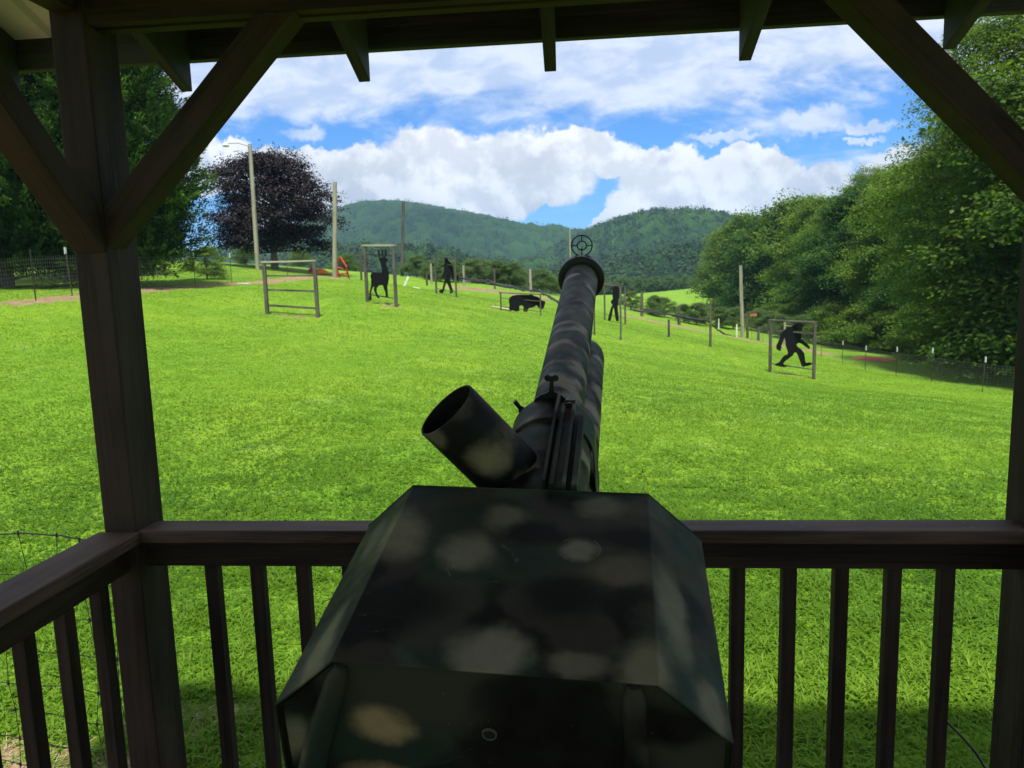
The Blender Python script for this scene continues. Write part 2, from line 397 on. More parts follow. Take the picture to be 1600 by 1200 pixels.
def vnoise(x, y, s, seed=0):
    """cheap value noise"""
    x = x/s + seed*17.3; y = y/s + seed*5.1
    xi = np.floor(x).astype(np.int64); yi = np.floor(y).astype(np.int64); fx = x-xi; fy = y-yi
    def h(a, b): 
        q = (a*374761393 + b*668265263 + seed*1442695) & 0xffffffff; q = ((q ^ (q >> 13))*1274126177) & 0xffffffff
        return ((q ^ (q >> 16)) & 0xffff)/65535.0
    fx = fx*fx*(3-2*fx); fy = fy*fy*(3-2*fy)
    return (h(xi, yi)*(1-fx)+h(xi+1, yi)*fx)*(1-fy) + (h(xi, yi+1)*(1-fx)+h(xi+1, yi+1)*fx)*fy
def seg_dist(x, y, pts):
    best = np.full(len(x), 1e9)
    for (a, b) in zip(pts[:-1], pts[1:]):
        ax, ay = a; bx, by = b; dx_, dy_ = bx-ax, by-ay
        t = np.clip(((x-ax)*dx_+(y-ay)*dy_)/(dx_*dx_+dy_*dy_), 0, 1)
        best = np.minimum(best, np.hypot(x-ax-t*dx_, y-ay-t*dy_))
    return best
def gl(lst): return [tuple(at(*p)[:2]) for p in lst]
strip_left = gl([(-500, 500, 17), (-60, 478, 20.5), (60, 467, 21.8), (120, 461, 23.7), (230, 452, 28), (330, 446, 32), (420, 440, 36), (500, 438, 42), (580, 437, 48)])
strip_crest = gl([(715, 444, 58), (770, 447, 58), (830, 456, 58)])
strip_crest2 = gl([(990, 488, 54), (1060, 502, 53), (1105, 512, 53)])
strip_crest3 = gl([(1150, 530, 52), (1190, 536, 50), (1235, 545, 48), (1290, 560, 46)])
def dirt_mask(x, y):
    nz = vnoise(x, y, .5, 3)*.6 + vnoise(x, y, .16, 4)*.4
    d = np.zeros(len(x))
    for st_, w in ((strip_left, .85), (strip_crest, 1.6), (strip_crest2, 1.6), (strip_crest3, 1.2)):
        d = np.maximum(d, np.clip((w - seg_dist(x, y, st_) + (nz-.5)*1.3)/.5, 0, 1))
    for (px_, py_, Z_, r_) in ((458, 498, 25, .55), (597, 472, 27.4, .5), (698, 463, 41, .5), (816, 491, 36, .5), (1237, 588, 27.6, .6), (620, 475, 27.2, .4), (971, 532, 31.8, .35)):
        c_ = at(px_, py_, Z_); d = np.maximum(d, .6*np.clip((r_ - np.hypot((x-c_[0])*.6, y-c_[1]) + (nz-.5)*1.0)/.5, 0, 1))
    # bare strip along the foot of the gazebo, wider to the left
    w = np.interp(x, [-1.4, -.4, .6, 2], [1.12, .82, .55, .42])
    gb = np.clip((w - (y-.05) + (nz-.5)*.8)/.30, 0, 1)*(y > -6)*(np.abs(x) < 6)
    return np.maximum(d, gb)

def ground_mat():
    m_, n_ = mat('lawn_and_soil')
    P = n_.n('ShaderNodeNewGeometry').outputs['Position']
    dirt = n_.n('ShaderNodeAttribute', attribute_name='dirt').outputs['Fac']
    a = n_.noise(P, .35, 5, .6).outputs[0]; b = n_.noise(P, 3.5, 6, .65).outputs[0]; c_ = n_.noise(P, 26, 4, .65).outputs[0]
    mow = n_.noise(scl(n_, P, (.55, .12, .3)), 1.0, 3, .5, .4).outputs[0]
    g = n_.mix(n_.mr(b, .3, .7), (.088, .188, .009), (.178, .322, .015))
    g = n_.mix(n_.mr(a, .35, .68, 0, .6), g, (.24, .36, .02))
    g = n_.mix(n_.mr(mow, .42, .62, 0, .5), g, (.12, .255, .010))
    g = n_.mix(n_.mr(c_, .35, .6, .55, 0), g, (.045, .12, .01))
    cl = n_.mr(n_.noise(P, .9, 3, .6).outputs[0], .60, .68, 0, .5)
    g = n_.mix(n_.math('MULTIPLY', cl, n_.mr(c_, .5, .62)), g, (.34, .42, .20))
    s_ = n_.mix(n_.mr(b, .3, .7), (.13, .075, .045), (.30, .19, .12)); s_ = n_.mix(n_.mr(c_, .3, .7, 0, .55), s_, (.38, .27, .17))
    col = n_.mix(dirt, g, s_)
    finish(n_, col, .9, bump=n_.math('ADD', c_, n_.math('MULTIPLY', b, 2)), bstr=.9, bdist=.045, spec=.15)
    return m_
M_ground = ground_mat()
# polar sheet, fine in front of the gazebo
ang = np.concatenate([np.linspace(-46, 46, 620), np.linspace(48, 312, 110)]); ang = np.radians(ang)
rr = np.concatenate([[0.0], np.geomspace(.6, 6500, 430)])
A_, R_ = np.meshgrid(ang, rr); gx = (R_*np.sin(A_ - YAW + .0)).ravel(); gy = (R_*np.cos(A_ - YAW)).ravel() - 1.9
gzv = ground(gx, gy) + (vnoise(gx, gy, 1.7, 9)-.5)*.05 + (vnoise(gx, gy, .45, 8)-.5)*.025
na, nr = len(ang), len(rr)
ii, jj = np.meshgrid(np.arange(nr-1), np.arange(na), indexing='ij'); j2 = (jj+1) % na
F = np.stack([ii*na+jj, ii*na+j2, (ii+1)*na+j2, (ii+1)*na+jj], -1).reshape(-1, 4)[:, ::-1]
grd = raw_mesh('ground', np.stack([gx, gy, gzv], 1), F, M_ground, cols={'dirt': dirt_mask(gx, gy)}, smooth=True)
tag(grd, kind='structure')

# ------------------------------------------------------------------ gazebo
def mk_gazebo():
    Gz = -1.36
    root = thing('gazebo', 'dark brown stained wooden gazebo with metal roof, railing and braces around the cannon', 'gazebo', (0, -1.8, Gz))
    xl, xlo = -1.283, -1.380       # left post, inner and outer side
    xr, xro = 1.188, 1.285
    yf, yb = -.004, .139
    deck_z = -1.0; hb = 1.397
    ym = -3.62
    XL, XR = (xl+xlo)/2, (xr+xro)/2
    # deck: joists and boards
    b = MB()
    y = -3.95
    while y < .05:
        b.beam((xlo-.12, y+.07, deck_z-.016), (xro+.12, y+.07, deck_z-.016), .138, .032); y += .143
    b.build('deck_floor', M_cap, root, bevel=.003)
    b = MB()
    for yy in (.165, -3.98): b.beam((xlo-.15, yy, deck_z-.125), (xro+.15, yy, deck_z-.125), .038, .18)
    for xx in (xlo-.13, xro+.13): b.beam((xx, .145, deck_z-.125), (xx, -3.958, deck_z-.125), .038, .18)
    b.build('deck_frame', M_stain, root, bevel=.003)
    # posts
    for X in (XL, XR):
        for (y0, y1) in ((yf, yb), (ym-yb, ym-yf)):
            b = MB(); b.beam((X, (y0+y1)/2, Gz-.25), (X, (y0+y1)/2, 1.62), .097, .143, up=(0, 1, 0))
            b.build('post', M_stain, root, bevel=.004)
    # headers: two plies front and back, between post lines; side beams
    for (ya, yb2) in ((.019, .060), (ym-.019, ym-.060)):
        b = MB(); b.beam((xlo+.002, ya-.0, hb+.12), (xro-.002, ya, hb+.12), .036, .24)
        b.beam((xlo+.001, yb2, hb+.116), (xro-.001, yb2, hb+.116), .038, .24)
        b.build('header_beam', M_stain, root, bevel=.002)
    for X in (XL, XR):
        b = MB(); b.beam((X, -.01, hb+.13), (X, ym+.01, hb+.13), .07, .20); b.build('side_beam', M_stain, root, bevel=.003)
    # knee braces
    def brace(p, q, n1, cut1, n2, cut2):
        b = MB(); b.beam(p, q, .075, .088, up=n1, cuta=cut1, cutb=cut2); b.build('brace', M_stain, root, bevel=.003)
    def fr(sx, X0, y0, z0, run=.60):
        # from post side up to header underside, in the front plane
        a = Vector((X0, y0, z0)); c = Vector((X0+sx*run, y0, z0+run*1.02))
        brace(a - (c-a)*.2, c + (c-a)*.2, (0, 1, 0), ((X0, 0, 0), (1, 0, 0)), None, ((0, 0, hb-.001), (0, 0, 1)))
    fr(1, xl, .040, .865); fr(-1, xr, .040, .865)
    fr(1, xl, ym-.04, .865); fr(-1, xr, ym-.04, .865)
    for X in (XL, XR):
        for sy, y0 in ((-1, yf), (1, ym-yf)):
            a = Vector((X, y0, .85)); c = Vector((X, y0+sy*.60, .85+.61))
            brace(a-(c-a)*.2, c+(c-a)*.2, (1, 0, 0), ((0, y0, 0), (0, 1, 0)), None, ((0, 0, hb+.029), (0, 0, 1)))
    # rafters, 2x8, plumb cut ends
    tan = math.tan(math.radians(20.3)); ye, ze = .514, 1.352; dep = .199
    yr = ym/2
    for k in range(-3, 4):
        X = -.0658 + .61*k
        for sgn in (1, -1):
            yE = ye if sgn > 0 else ym-ye
            zr = ze + tan*abs(ye-yr)
            b = MB(); P = []
            for xx in (-.019, .019):
                P += [(X+xx, yE, ze), (X+xx, yE, ze+dep), (X+xx, yr+sgn*.012, zr+dep), (X+xx, yr+sgn*.012, zr)]
            U = [[(0, 0), (0, .2), (2.4, .2), (2.4, 0)], [(0, 0), (0, .2), (2.4, .2), (2.4, 0)]]
            b.add(P, [(0, 1, 2, 3), (7, 6, 5, 4), (0, 4, 5, 1), (1, 5, 6, 2), (2, 6, 7, 3), (3, 7, 4, 0)],
                  U + [[(0, 0), (.04, 0), (.04, .2), (0, .2)], [(0, .3), (0, .34), (2.4, .34), (2.4, .3)], [(0, 0), (.04, 0), (.04, .2), (0, .2)], [(2.4, .4), (2.4, .44), (0, .44), (0, .4)]])
            b.build('rafter', M_eave, root, bevel=.0025)
    x0, x1 = -.0658-.61*3-.12, -.0658+.61*3+.12
    zr = ze + tan*abs(ye-yr) + dep
    b = MB(); b.beam((x0, yr, zr-.09), (x1, yr, zr-.09), .022, .20); b.build('ridge_board', M_stain, root)
    for sgn, y in ((1, .535), (-1, ym-.535)):
        b = MB(); b.beam((x0-.05, y, 1.4556+.031), (x1+.05, y, 1.4556+.031), .036, .066)
        b.build('fascia', M_eave, root, bevel=.003)
        b = MB(); b.beam((x0-.05, y-sgn*.006, 1.4556+.064+.017), (x1+.05, y-sgn*.006, 1.4556+.064+.017), .02, .034)
        b.build('nailing_strip', M_eave, root)
    # ribbed sheets
    prof = []; x = x0-.12
    while x < x1+.12:
        prof += [(x, 0), (x+.150, 0), (x+.165, .020), (x+.195, .020), (x+.210, 0)]; x += .2286
    for sgn in (1, -1):
        yE = (.60 if sgn > 0 else ym-.60)
        zE = ze + dep + .004 - tan*(.60-ye)
        V = []; F = []
        for (xx, h) in prof:
            for (yy, zz) in ((yE, zE), (yr + sgn*.004, zr+.006)):
                V += [(xx, yy, zz+h), (xx, yy, zz+h+.004)]
        n_ = len(prof)
        for i in range(n_-1):
            o = i*4; p = o+4; F += [(o, p, p+2, o+2), (o+1, o+3, p+3, p+1), (o, o+1, p+1, p), (o+2, p+2, p+3, o+3)]
        b = MB(); b.add(V, F); b.build('roof_sheet', M_roof, root)
    b = MB(); b.beam((x0-.12, yr, zr+.035), (x1+.12, yr, zr+.035), .26, .006); b.build('ridge_cap', M_roof, root)
    # railings
    def railing(side):
        if side == 'front':
            b = MB(); b.beam((xl-.001, .0575, -.038-.042), (xr+.001, .0575, -.038-.042), .038, .084)
            b.beam((xl, .0675, deck_z+.10), (xr, .0675, deck_z+.10), .038, .089)
        else:
            X = side; b = MB(); b.beam((X, -.006, -.038-.042), (X, ym+.006, -.038-.042), .038, .084)
            b.beam((X, -.006, deck_z+.10), (X, ym+.006, deck_z+.10), .038, .089)
        r = b.build('railing', M_stain, root, bevel=.003)
        b = MB()
        if side == 'front': b.beam((xl+.002, .048, -.019), (xr-.002, .048, -.019), .096, .038)
        else: b.beam((side, -.0065, -.019), (side, ym+.0065, -.019), .125, .038)
        c = b.build('railing_cap', M_cap, root, bevel=.004); c.parent = r
        if side == 'front':
            b = MB()
            for X in (-1.26, -1.24, -.78, -.33, .14, .60, 1.04, 1.165):
                for yy in (.030, .069): b.lathe((X+random.uniform(-.01, .01), yy, .0), (0, 0, 1), (1, 0, 0), [(.0006, .0048), (.0006, .0002)], 12)
            o = b.build('screw', M_rubber, root); o.parent = r; o['kind'] = 'stuff'; o.name = 'screws'
        if side == 'front':
            for k in range(16):
                X = -1.1166 + .14*k + .019
                b = MB(); b.beam((X, .0675, deck_z+.02), (X, .0675, -.040), .038, .036, up=(0, 1, 0))
                o = b.build('baluster', M_stain, root, bevel=.003); o.parent = r
        else:
            y = -.12
            while y > ym+.1:
                sx = .0 
                b = MB(); b.beam((side, y, deck_z+.145), (side, y, -.1225), .036, .038, up=(0, 1, 0))
                o = b.build('baluster', M_stain, root, bevel=.003); o.parent = r; y -= .14
        return r
    railing('front'); railing(XL-.002); railing(XR)
    return root
mk_gazebo()

# ------------------------------------------------------------------ apple cannon
def mk_cannon():
    Fm = frame_of(-.0667, .2936, -.0269); s_, n_, a_ = [Vector(v_) for v_ in Fm]
    O = Vector((-.1105, -1.1263, .2162))
    root = bpy.data.objects.new('air_cannon', None); COL.objects.link(root)
    mt = Matrix.Identity(4)
    for i in range(3): mt[i][0] = s_[i]; mt[i][1] = a_[i]; mt[i][2] = n_[i]; mt[i][3] = O[i]
    # the thing's base is the foot of its pedestal on the deck; parts sit in the tilted frame by their own matrices
    base = Vector((-.085, -.90, -1.0)); root.location = base
    tag(root, 'camouflage painted air cannon on a pedestal aiming over the railing at the field', 'cannon')
    inv = Matrix.Translation(-base) @ mt
    def fin(b, name, mt_, parent=None, smooth=False, bevel=0):
        o = b.build(name, mt_, None, smooth, bevel)
        o.parent = root if parent is None else parent
        o.matrix_local = inv if parent is None else Matrix.Identity(4)
        return o
    G = (.085, .082, .066); T = (.19, .155, .10); K = (.0090, .0082, .0065)
    top = [((-.187, .26, 0), (.05, .085, .06), (.12, .115, .085)), ((-.03, .31, 0), (.045, .035, .04), G), ((.125, .36, 0), (.050, .038, .04), G),
           ((-.075, .225, 0), (.052, .052, .04), (.115, .11, .095)), ((.09, .249, 0), (.030, .028, .04), (.12, .115, .10)), ((.150, .195, 0), (.055, .042, .04), (.075, .068, .048)),
           ((-.006, .035, 0), (.055, .055, .04), (.13, .125, .105)), ((.10, .02, 0), (.05, .03, .04), (.09, .085, .065)), ((.19, .02, 0), (.045, .055, .03), (.12, .11, .08)),
           ((.225, .15, -.03), (.03, .11, .06), (.10, .10, .08)), ((-.24, .06, -.03), (.035, .09, .06), (.13, .12, .08)), ((-.25, .30, -.04), (.03, .06, .05), G),
           ((.27, .03, -.06), (.03, .05, .05), (.10, .095, .07)),
           ((-.15, .10, 0), (.09, .06, .05), K), ((.08, .14, 0), (.07, .05, .05), K), ((.02, .28, 0), (.05, .04, .05), K), ((.17, .28, 0), (.06, .04, .05), K)]
    Mt = camo('camouflage_hood', top, 2.0, light=.10, sc=7.0, lift=.95, rings=(((-.045, .200, 0), .050), ((-.040, .205, 0), .0475), ((.095, .245, 0), .030)))
    plate = [((-.147, .007, -.112), (.055, .03, .043), (.22, .165, .095)), ((-.160, .007, -.225), (.06, .03, .035), (.20, .14, .08)), ((-.29, .007, -.15), (.05, .04, .055), (.13, .12, .085)),
             ((.16, .007, -.20), (.09, .03, .04), (.12, .085, .05)), ((-.26, .007, -.07), (.05, .03, .05), K), ((.06, .007, -.06), (.08, .03, .06), K), ((.22, .007, -.07), (.07, .03, .05), K)]
    Mp = camo('camouflage_plate', plate, 5.0, light=.0)
    Mb = camo('camouflage_barrel', [], 3.2, light=.8, stretch=(.75, 1.15, .75), sc=10.5, lift=1.35)
    Mf = camo('camouflage_feed', [((-.075, .50, .03), (.042, .08, .045), (.17, .14, .095)), ((-.16, .44, .07), (.03, .05, .03), (.08, .075, .055)), ((-.01, .44, -.02), (.035, .05, .03), (.12, .10, .07)), ((.01, .38, .0), (.05, .09, .05), G)], 7.0, light=.25)
    # hood: folded sheet 2.5 mm thick, open towards the gunner
    L = .3984; wc, hc = .2917, .0888
    out = [(-.306, -.33), (-wc, -hc), (-.2, 0), (.2, 0), (wc, -hc), (.297, -.33)]
    th = .004
    inn = [(-.306+th, -.33), (-wc+th, -hc-.001), (-.2+.0015, -th), (.2-.0015, -th), (wc-th, -hc-.001), (.297-th, -.33)]
    b = MB(); V = []; n1 = 6
    def q(x, y, z): return (x, y, z)
    for (lst, y) in ((out, 0), (out, L), (inn, 0), (inn, L-th)): V += [(x, y, z) for x, z in lst]
    Fh = []
    for i in range(5):
        Fh += [(i, i+1, n1+i+1, n1+i), (2*n1+i+1, 2*n1+i, 3*n1+i, 3*n1+i+1), (i+1, i, 2*n1+i, 2*n1+i+1)]
    Fh += [(0, 6, 18, 12), (11, 5, 17, 23)]
    Fh.append(tuple(range(n1, 2*n1))[::-1]); Fh.append(tuple(range(3*n1, 4*n1)))
    Fh.append((6, 11, 23, 18)[::-1])
    b.add(V, Fh)
    hood = fin(b, 'hood', Mt, bevel=.0022)
    # back plate recessed under the lip, with two ribs and a port
    b = MB(); pl = [(x*.985, z*.985-.004) for x, z in inn]
    b.add([(x, .007, z) for x, z in pl] + [(x, .011, z) for x, z in pl], [(5, 4, 3, 2, 1, 0), (6, 7, 8, 9, 10, 11)] + [(i, (i+1) % 6, (i+1) % 6+6, i+6) for i in range(6)])
    plt_ = fin(b, 'back_plate', Mp)
    for pts, r in ((((-.19, .004, -.012), (-.235, .004, -.13), (-.287, .004, -.29)), (.013, .018, .021)), (((.172, .004, -.010), (.178, .004, -.13), (.183, .004, -.31)), (.014, .016, .018))):
        b = MB(); pp = []
        P0 = [Vector(p) for p in pts]; rs = []
        for i in range(13):
            t = i/12*2; k = min(int(t), 1); f_ = t-k; pp.append(P0[k].lerp(P0[k+1], f_)); rs.append((r[k]*(1-f_)+r[k+1]*f_)*(1 if i else .55))
        b.tube(pp, rs, 20); fin(b, 'rib', Mp, plt_, smooth=True)
    b = MB(); b.lathe((-.0078, .0075, -.1146), (0, -1, 0), (1, 0, 0), [(.0, .0098), (.003, .0094), (.003, .0082), (-.002, .0080)], 28)
    fin(b, 'port_ring', M_tpost, plt_, smooth=True)
    b = MB(); b.lathe((-.0078, .0065, -.1146), (0, -1, 0), (1, 0, 0), [(.0012, .0001), (.0012, .0084)], 28); fin(b, 'port_dark_disc', M_rubber, plt_)  # black disc stands in for the shade inside the hole
    # barrel group
    def cyl(b, s0, n0, a0, a1, r, seg=64): b.lathe((s0, a0, n0), (0, 1, 0), (1, 0, 0), [(0, r), (a1-a0, r)], seg)
    sb, nb = .011, -.090
    b = MB(); prof = [(.0, .0593)] + [(t*.04, .060) for t in range(1, 28)] + [(1.16, .060), (1.16, .054), (.1, .054)]
    b.lathe((sb, .82, nb), (0, 1, 0), (1, 0, 0), prof, 72)
    barrel = fin(b, 'barrel', Mb, smooth=True)
    b = MB(); b.lathe((sb, 1.935, nb), (0, 1, 0), (1, 0, 0), [(0, .0602), (0, .0800), (.003, .0840), (.040, .0840), (.044, .082), (.044, .077), (.006, .077), (.006, .0602)], 72, closed=False)
    muz = fin(b, 'muzzle_collar', M_rubber, smooth=True)
    # body with rounded front shoulder
    b = MB(); b.lathe((sb, 0, nb), (0, 1, 0), (1, 0, 0), [(.38, .02), (.38, .084), (.60, .085), (.745, .085), (.775, .0825), (.800, .077), (.818, .069), (.83, .0602)], 80)
    fin(b, 'breech_body', Mb, smooth=True)
    # pressure tank below the barrel
    b = MB(); b.lathe((.046, 0, -.205), (0, 1, 0), (1, 0, 0), [(.06, .001), (.07, .03), (.10, .055), (.14, .060), (.80, .060), (1.2, .060), (1.46, .060), (1.49, .056), (1.51, .045), (1.525, .025), (1.53, .001)], 64)
    tank = fin(b, 'air_tank', Mb, smooth=True)
    # strap holding tank and body
    def strap(a0, a1, r=.091):
        b = MB(); seg = 56; V = []; F_ = []
        # convex loop round both circles
        loop = []
        c1, c2 = Vector((sb, nb)), Vector((.046, -.205)); r1, r2 = r, .0655
        d = c2-c1; base_a = math.atan2(d.y, d.x); al = math.acos((r1-r2)/d.length)
        for i in range(seg): 
            t = base_a+al + (2*math.pi-2*al)*i/(seg-1); loop.append(c1+Vector((math.cos(t), math.sin(t)))*r1)
        for i in range(seg//2):
            t = base_a-al + 2*al*i/(seg//2-1); loop.append(c2+Vector((math.cos(t), math.sin(t)))*r2)
        m_ = len(loop); cc = (c1+c2)/2
        for (aa, k) in ((a0, 1.0), (a1, 1.0), (a1, .965), (a0, .965)):
            for p in loop: pp = cc+(p-cc)*k; V.append((pp.x, aa, pp.y))
        for j in range(4):
            for i in range(m_): F_.append((j*m_+i, j*m_+(i+1) % m_, ((j+1) % 4)*m_+(i+1) % m_, ((j+1) % 4)*m_+i))
        b.add(V, F_); fin(b, 'strap', Mb, smooth=True)
    strap(.665, .755)
    b = MB(); b.beam((.112, .36, -.12), (.112, .42, -.12), .014, .05); fin(b, 'strap_clasp', M_rubber, bevel=.003)
    # feed tube (apples go in here), branching off the left of the body
    d = Vector((-.603, -.101, .791)).normalized(); op = Vector((-.155, .4945, .1005)); ft = op - d*.235
    b = MB(); b.lathe(tuple(ft), tuple(d), (0, 1, 0), [(0, .0605), (.08, .0612), (.16, .0612), (.233, .0612), (.235, .0604), (.235, .0572), (.233, .0565), (.02, .0565)], 80)
    fin(b, 'feed_tube', Mf, smooth=True)
    # slide rails on top of the body
    b = MB()
    for (x0, w, h, z, a1) in ((.0255, .005, .026, .006, .752), (.0385, .009, .018, .002, .715), (.0480, .019, .012, -.001, .705), (.0600, .0065, .022, .004, .705), (.0775, .010, .030, -.004, .655)):
        b.beam((x0, .403, z), (x0, a1, z), w, h)
    b.beam((.069, .403, -.020), (.069, .655, -.020), .014, .012)
    b.beam((.0485, .403, -.016), (.0485, .70, -.016), .060, .016)
    fin(b, 'slide_rail', camo('camouflage_rail', [], 8.0, light=.35, sc=7), bevel=.0012)
    b = MB()
    b.tube([(.050, .700, .004), (.050, .735, .002)], [.013, .012], 18); b.tube([(.041, .712, .012), (.062, .712, .012)], .006, 12)
    fin(b, 'slide_knob', M_rubber, smooth=True, bevel=0)
    # wing bolt on the left shoulder
    b = MB(); b.tube([(-.040, .80, -.065), (-.068, .80, -.048)], [.008, .0075], 12); b.tube([(-.066, .80, -.048), (-.078, .80, -.030)], [.005, .0055], 10); b.tube([(-.066, .80, -.048), (-.066, .80, -.060)], [.005, .004], 10)
    fin(b, 'wing_bolt', M_rubber, smooth=True)
    # rear sight: saddle plate, stem and two ears
    ar = .752
    b = MB(); poly = []
    pts = [(-.030, -.028), (-.031, -.012), (-.026, .000), (-.014, .009), (-.002, .014), (.004, .018), (.0055, .034), (.0055, .041)]
    for (cx, a_s, a_e, ccw) in ((-.0005, -60, 240, 1),): pass
    def arc(cx, cy, r, t0, t1, k=14): return [(cx+r*math.cos(math.radians(t0+(t1-t0)*i/k)), cy+r*math.sin(math.radians(t0+(t1-t0)*i/k))) for i in range(k+1)]
    poly = pts + arc(.0018, .0485, .0072, 250, 40)[0:] + arc(.0178, .0485, .0072, 140, -70) + [(.0140, .041), (.0140, .034), (.0155, .018), (.022, .014), (.034, .006), (.043, -.004), (.046, -.016), (.045, -.028)]
    b.prism(poly, lambda x, y, t: (x, t, y), ar, ar+.004); rs = fin(b, 'rear_sight', M_rubber)
    b = MB(); b.lathe((sb-.002, ar-.02, nb), (0, 1, 0), (1, 0, 0), [(0, .0862), (.045, .0862), (.045, .08)], 64)
    # front sight: ring, inner ring, spokes, pin, foot
    c0 = Vector((.0125, 1.966, .0275))
    b = MB()
    for (R1, R2) in ((.0395, .0350), (.0185, .0145)):
        b.lathe(tuple(c0), (0, 1, 0), (1, 0, 0), [(0, R1), (.004, R1), (.004, R2), (0, R2)], 64, closed=True)
    for k in range(4):
        t = math.pi/2*k; dv = Vector((math.cos(t), 0, math.sin(t)))
        b.beam(c0+Vector((0, .0022, 0))+dv*.0170, c0+Vector((0, .0022, 0))+dv*.0365, .0036, .0046, up=(0, 1, 0))
    b.prism([(.0095, .010), (.0155, .010), (.0130, .025), (.0120, .025)], lambda x, y, t: (x, t, y), 1.9665, 1.9695)
    b.prism([(-.030, -.020), (-.014, -.009), (-.004, -.0065), (.029, -.0065), (.040, -.009), (.056, -.020)], lambda x, y, t: (x, t, y), 1.955, 1.975)
    fin(b, 'front_sight', M_rubber)
    # cradle and pedestal down to the deck
    b = MB(); V = Matrix(inv).inverted()
    def w2l(p): return tuple(mt.inverted() @ Vector(p))
    b.beam((0, .10, -.30), (0, .62, -.30), .12, .05); b.beam((-.075, .33, -.30), (-.075, .33, -.10), .02, .12); b.beam((.125, .33, -.30), (.125, .33, -.10), .02, .12)
    fin(b, 'cradle', Mp, bevel=.003)
    b = MB(); b.tube([base+Vector((0, 0, .02)), base+Vector((0, 0, .97))], .057, 32)
    o = b.build('pedestal', Mp, None, True, org=(0, 0, 0)); o.parent = root; o.matrix_local = Matrix.Translation(-base)
    b = MB(); b.beam(base+Vector((-.2, 0, .006)), base+Vector((.2, 0, .006)), .40, .012)
    for k in range(4):
        t = math.pi/4+k*math.pi/2; dv = Vector((math.cos(t), math.sin(t), 0)); b.beam(base+dv*.05+Vector((0, 0, .09)), base+dv*.22+Vector((0, 0, .02)), .008, .06)
    o = b.build('base_plate', Mp, None, org=(0, 0, 0)); o.parent = root; o.matrix_local = Matrix.Translation(-base)
mk_cannon()

# ------------------------------------------------------------------ wire fences
def tpost(b, p, h, lean=(0, 0)):
    t = Vector((p.x+lean[0], p.y+lean[1], p.z+h)); q = Vector((p.x-lean[0]*.2, p.y-lean[1]*.2, p.z-.25))
    b.beam(q, t, .040, .006, up=(1, 0, 0)); b.beam(q+Vector((0, .018, 0)), t+Vector((0, .018, 0)), .006, .034, up=(0, 1, 0))
def near_fence():
    A = Vector((-1.40, .22, -1.36)); B = Vector((-5.2, .75, gz(-5.2, .75)))
    root = thing('wire_fence', 'rusty woven wire fence running left from the gazebo post just behind the railing', 'fence', (A+B)/2)
    b = MB(); n_ = 70
    def pt(t, z): 
        p = A.lerp(B, t); j = .004
        return Vector((p.x + .006*math.sin(t*90+z*9), p.y+.010*math.sin(t*50+z*13), p.z + z + j*math.sin(t*61+z*31)+j*.6*math.sin(t*143+z*17)))
    hs = [.04, .12, .20, .28, .37, .47, .58, .69, .82, .95, 1.09, 1.24]
    for z in hs: b.tube([pt(i/n_, z) for i in range(n_+1)], .0016 if z < 1.2 else .0026, 5)
    k = 0; t = .012
    while t < 1:
        pts = [pt(t + random.uniform(-.0022, .0022), z) for z in hs]; b.tube(pts, .0013, 5)
        if t < .45:
            for p in pts: b.tube([p+Vector((0, 0, -.007)), p+Vector((0, 0, .007))], .0038, 6)
        t += random.uniform(.026, .034)
    b.build('wire_mesh', plain('rusty_wire', (.075, .065, .055), .7, .3), root)
    b = MB(); tpost(b, Vector((-3.9, .60, gz(-3.9, .6))), 1.5); b.build('post', M_tpost, root)
near_fence()
def fence_line(label, posts, wire_h, hstep, vstep, wr, tips, name='wire_fence', seg_mesh=None, ph=None):
    """posts: (px, ytop, ybase, Z, leanpx)"""
    P = [foot(p[0], p[2], p[3]) for p in posts]
    root = thing(name, label, 'fence', P[len(P)//2])
    for i, (p, q) in enumerate(zip(posts, P)):
        h = (p[2]-p[1])/FPX*p[3]; lx = -(p[4] if len(p) > 4 else 0)/FPX*p[3]
        b = MB(); tpost(b, q, h, (lx, 0)); po = b.build('post', M_tpost, root)
        if i in tips:
            b = MB(); t = Vector((q.x+lx, q.y, q.z+h)); b.beam(t-Vector((0, 0, .20)), t+Vector((0, 0, .02)), .09, .02, up=(1, 0, 0))
            o = b.build('post_tip', M_white, root); o.parent = po
    b = MB()
    for i in range(len(P)-1):
        if seg_mesh is not None and i not in seg_mesh: continue
        a, c = P[i], P[i+1]; L = (c-a).length; nn = max(2, int(L/vstep)); sub = 8
        def gp(t, z):
            x, y = a.x+(c.x-a.x)*t, a.y+(c.y-a.y)*t
            return Vector((x, y, (a.z*(1-t)+c.z*t)+z))
        z = .05
        while z <= wire_h+.001:
            b.tube([gp(k/sub, z) for k in range(sub+1)], wr, 3, caps=False); z += hstep
        for k in range(nn+1): b.tube([gp(k/nn, .03), gp(k/nn, wire_h)], wr*.8, 3, caps=False)
    b.build('wire_mesh', M_steel, root)
fence_line('woven wire fence with leaning posts under the dark cedar along the bare soil strip',
           [(-40, 372, 474, 19.5), (55, 385, 463, 22, 0), (112, 384, 457, 24, 3), (223, 408, 455, 28, 0), (305, 395, 446, 31, -1), (362, 396, 441, 34, 0), (413, 400, 439, 37), (450, 400, 437, 40), (483, 403, 438, 43)],
           1.30, .115, .115, .0028, (2, 4, 5))
fence_line('low wire fence with white tipped posts along the woodland at the right of the lawn',
           [(1640, 566, 628, 26, 0), (1535, 558, 612, 28, -2), (1455, 546, 599, 31, 0), (1400, 545, 590, 33.5, 0), (1352, 543, 581, 36, 0), (1316, 537, 573, 39, 0), (1283, 527, 563, 42, 0), (1192, 514, 541, 50, 0), (1174, 509, 536, 54)],
           1.05, .10, .13, .0026, (0, 1, 2, 3, 4, 5))
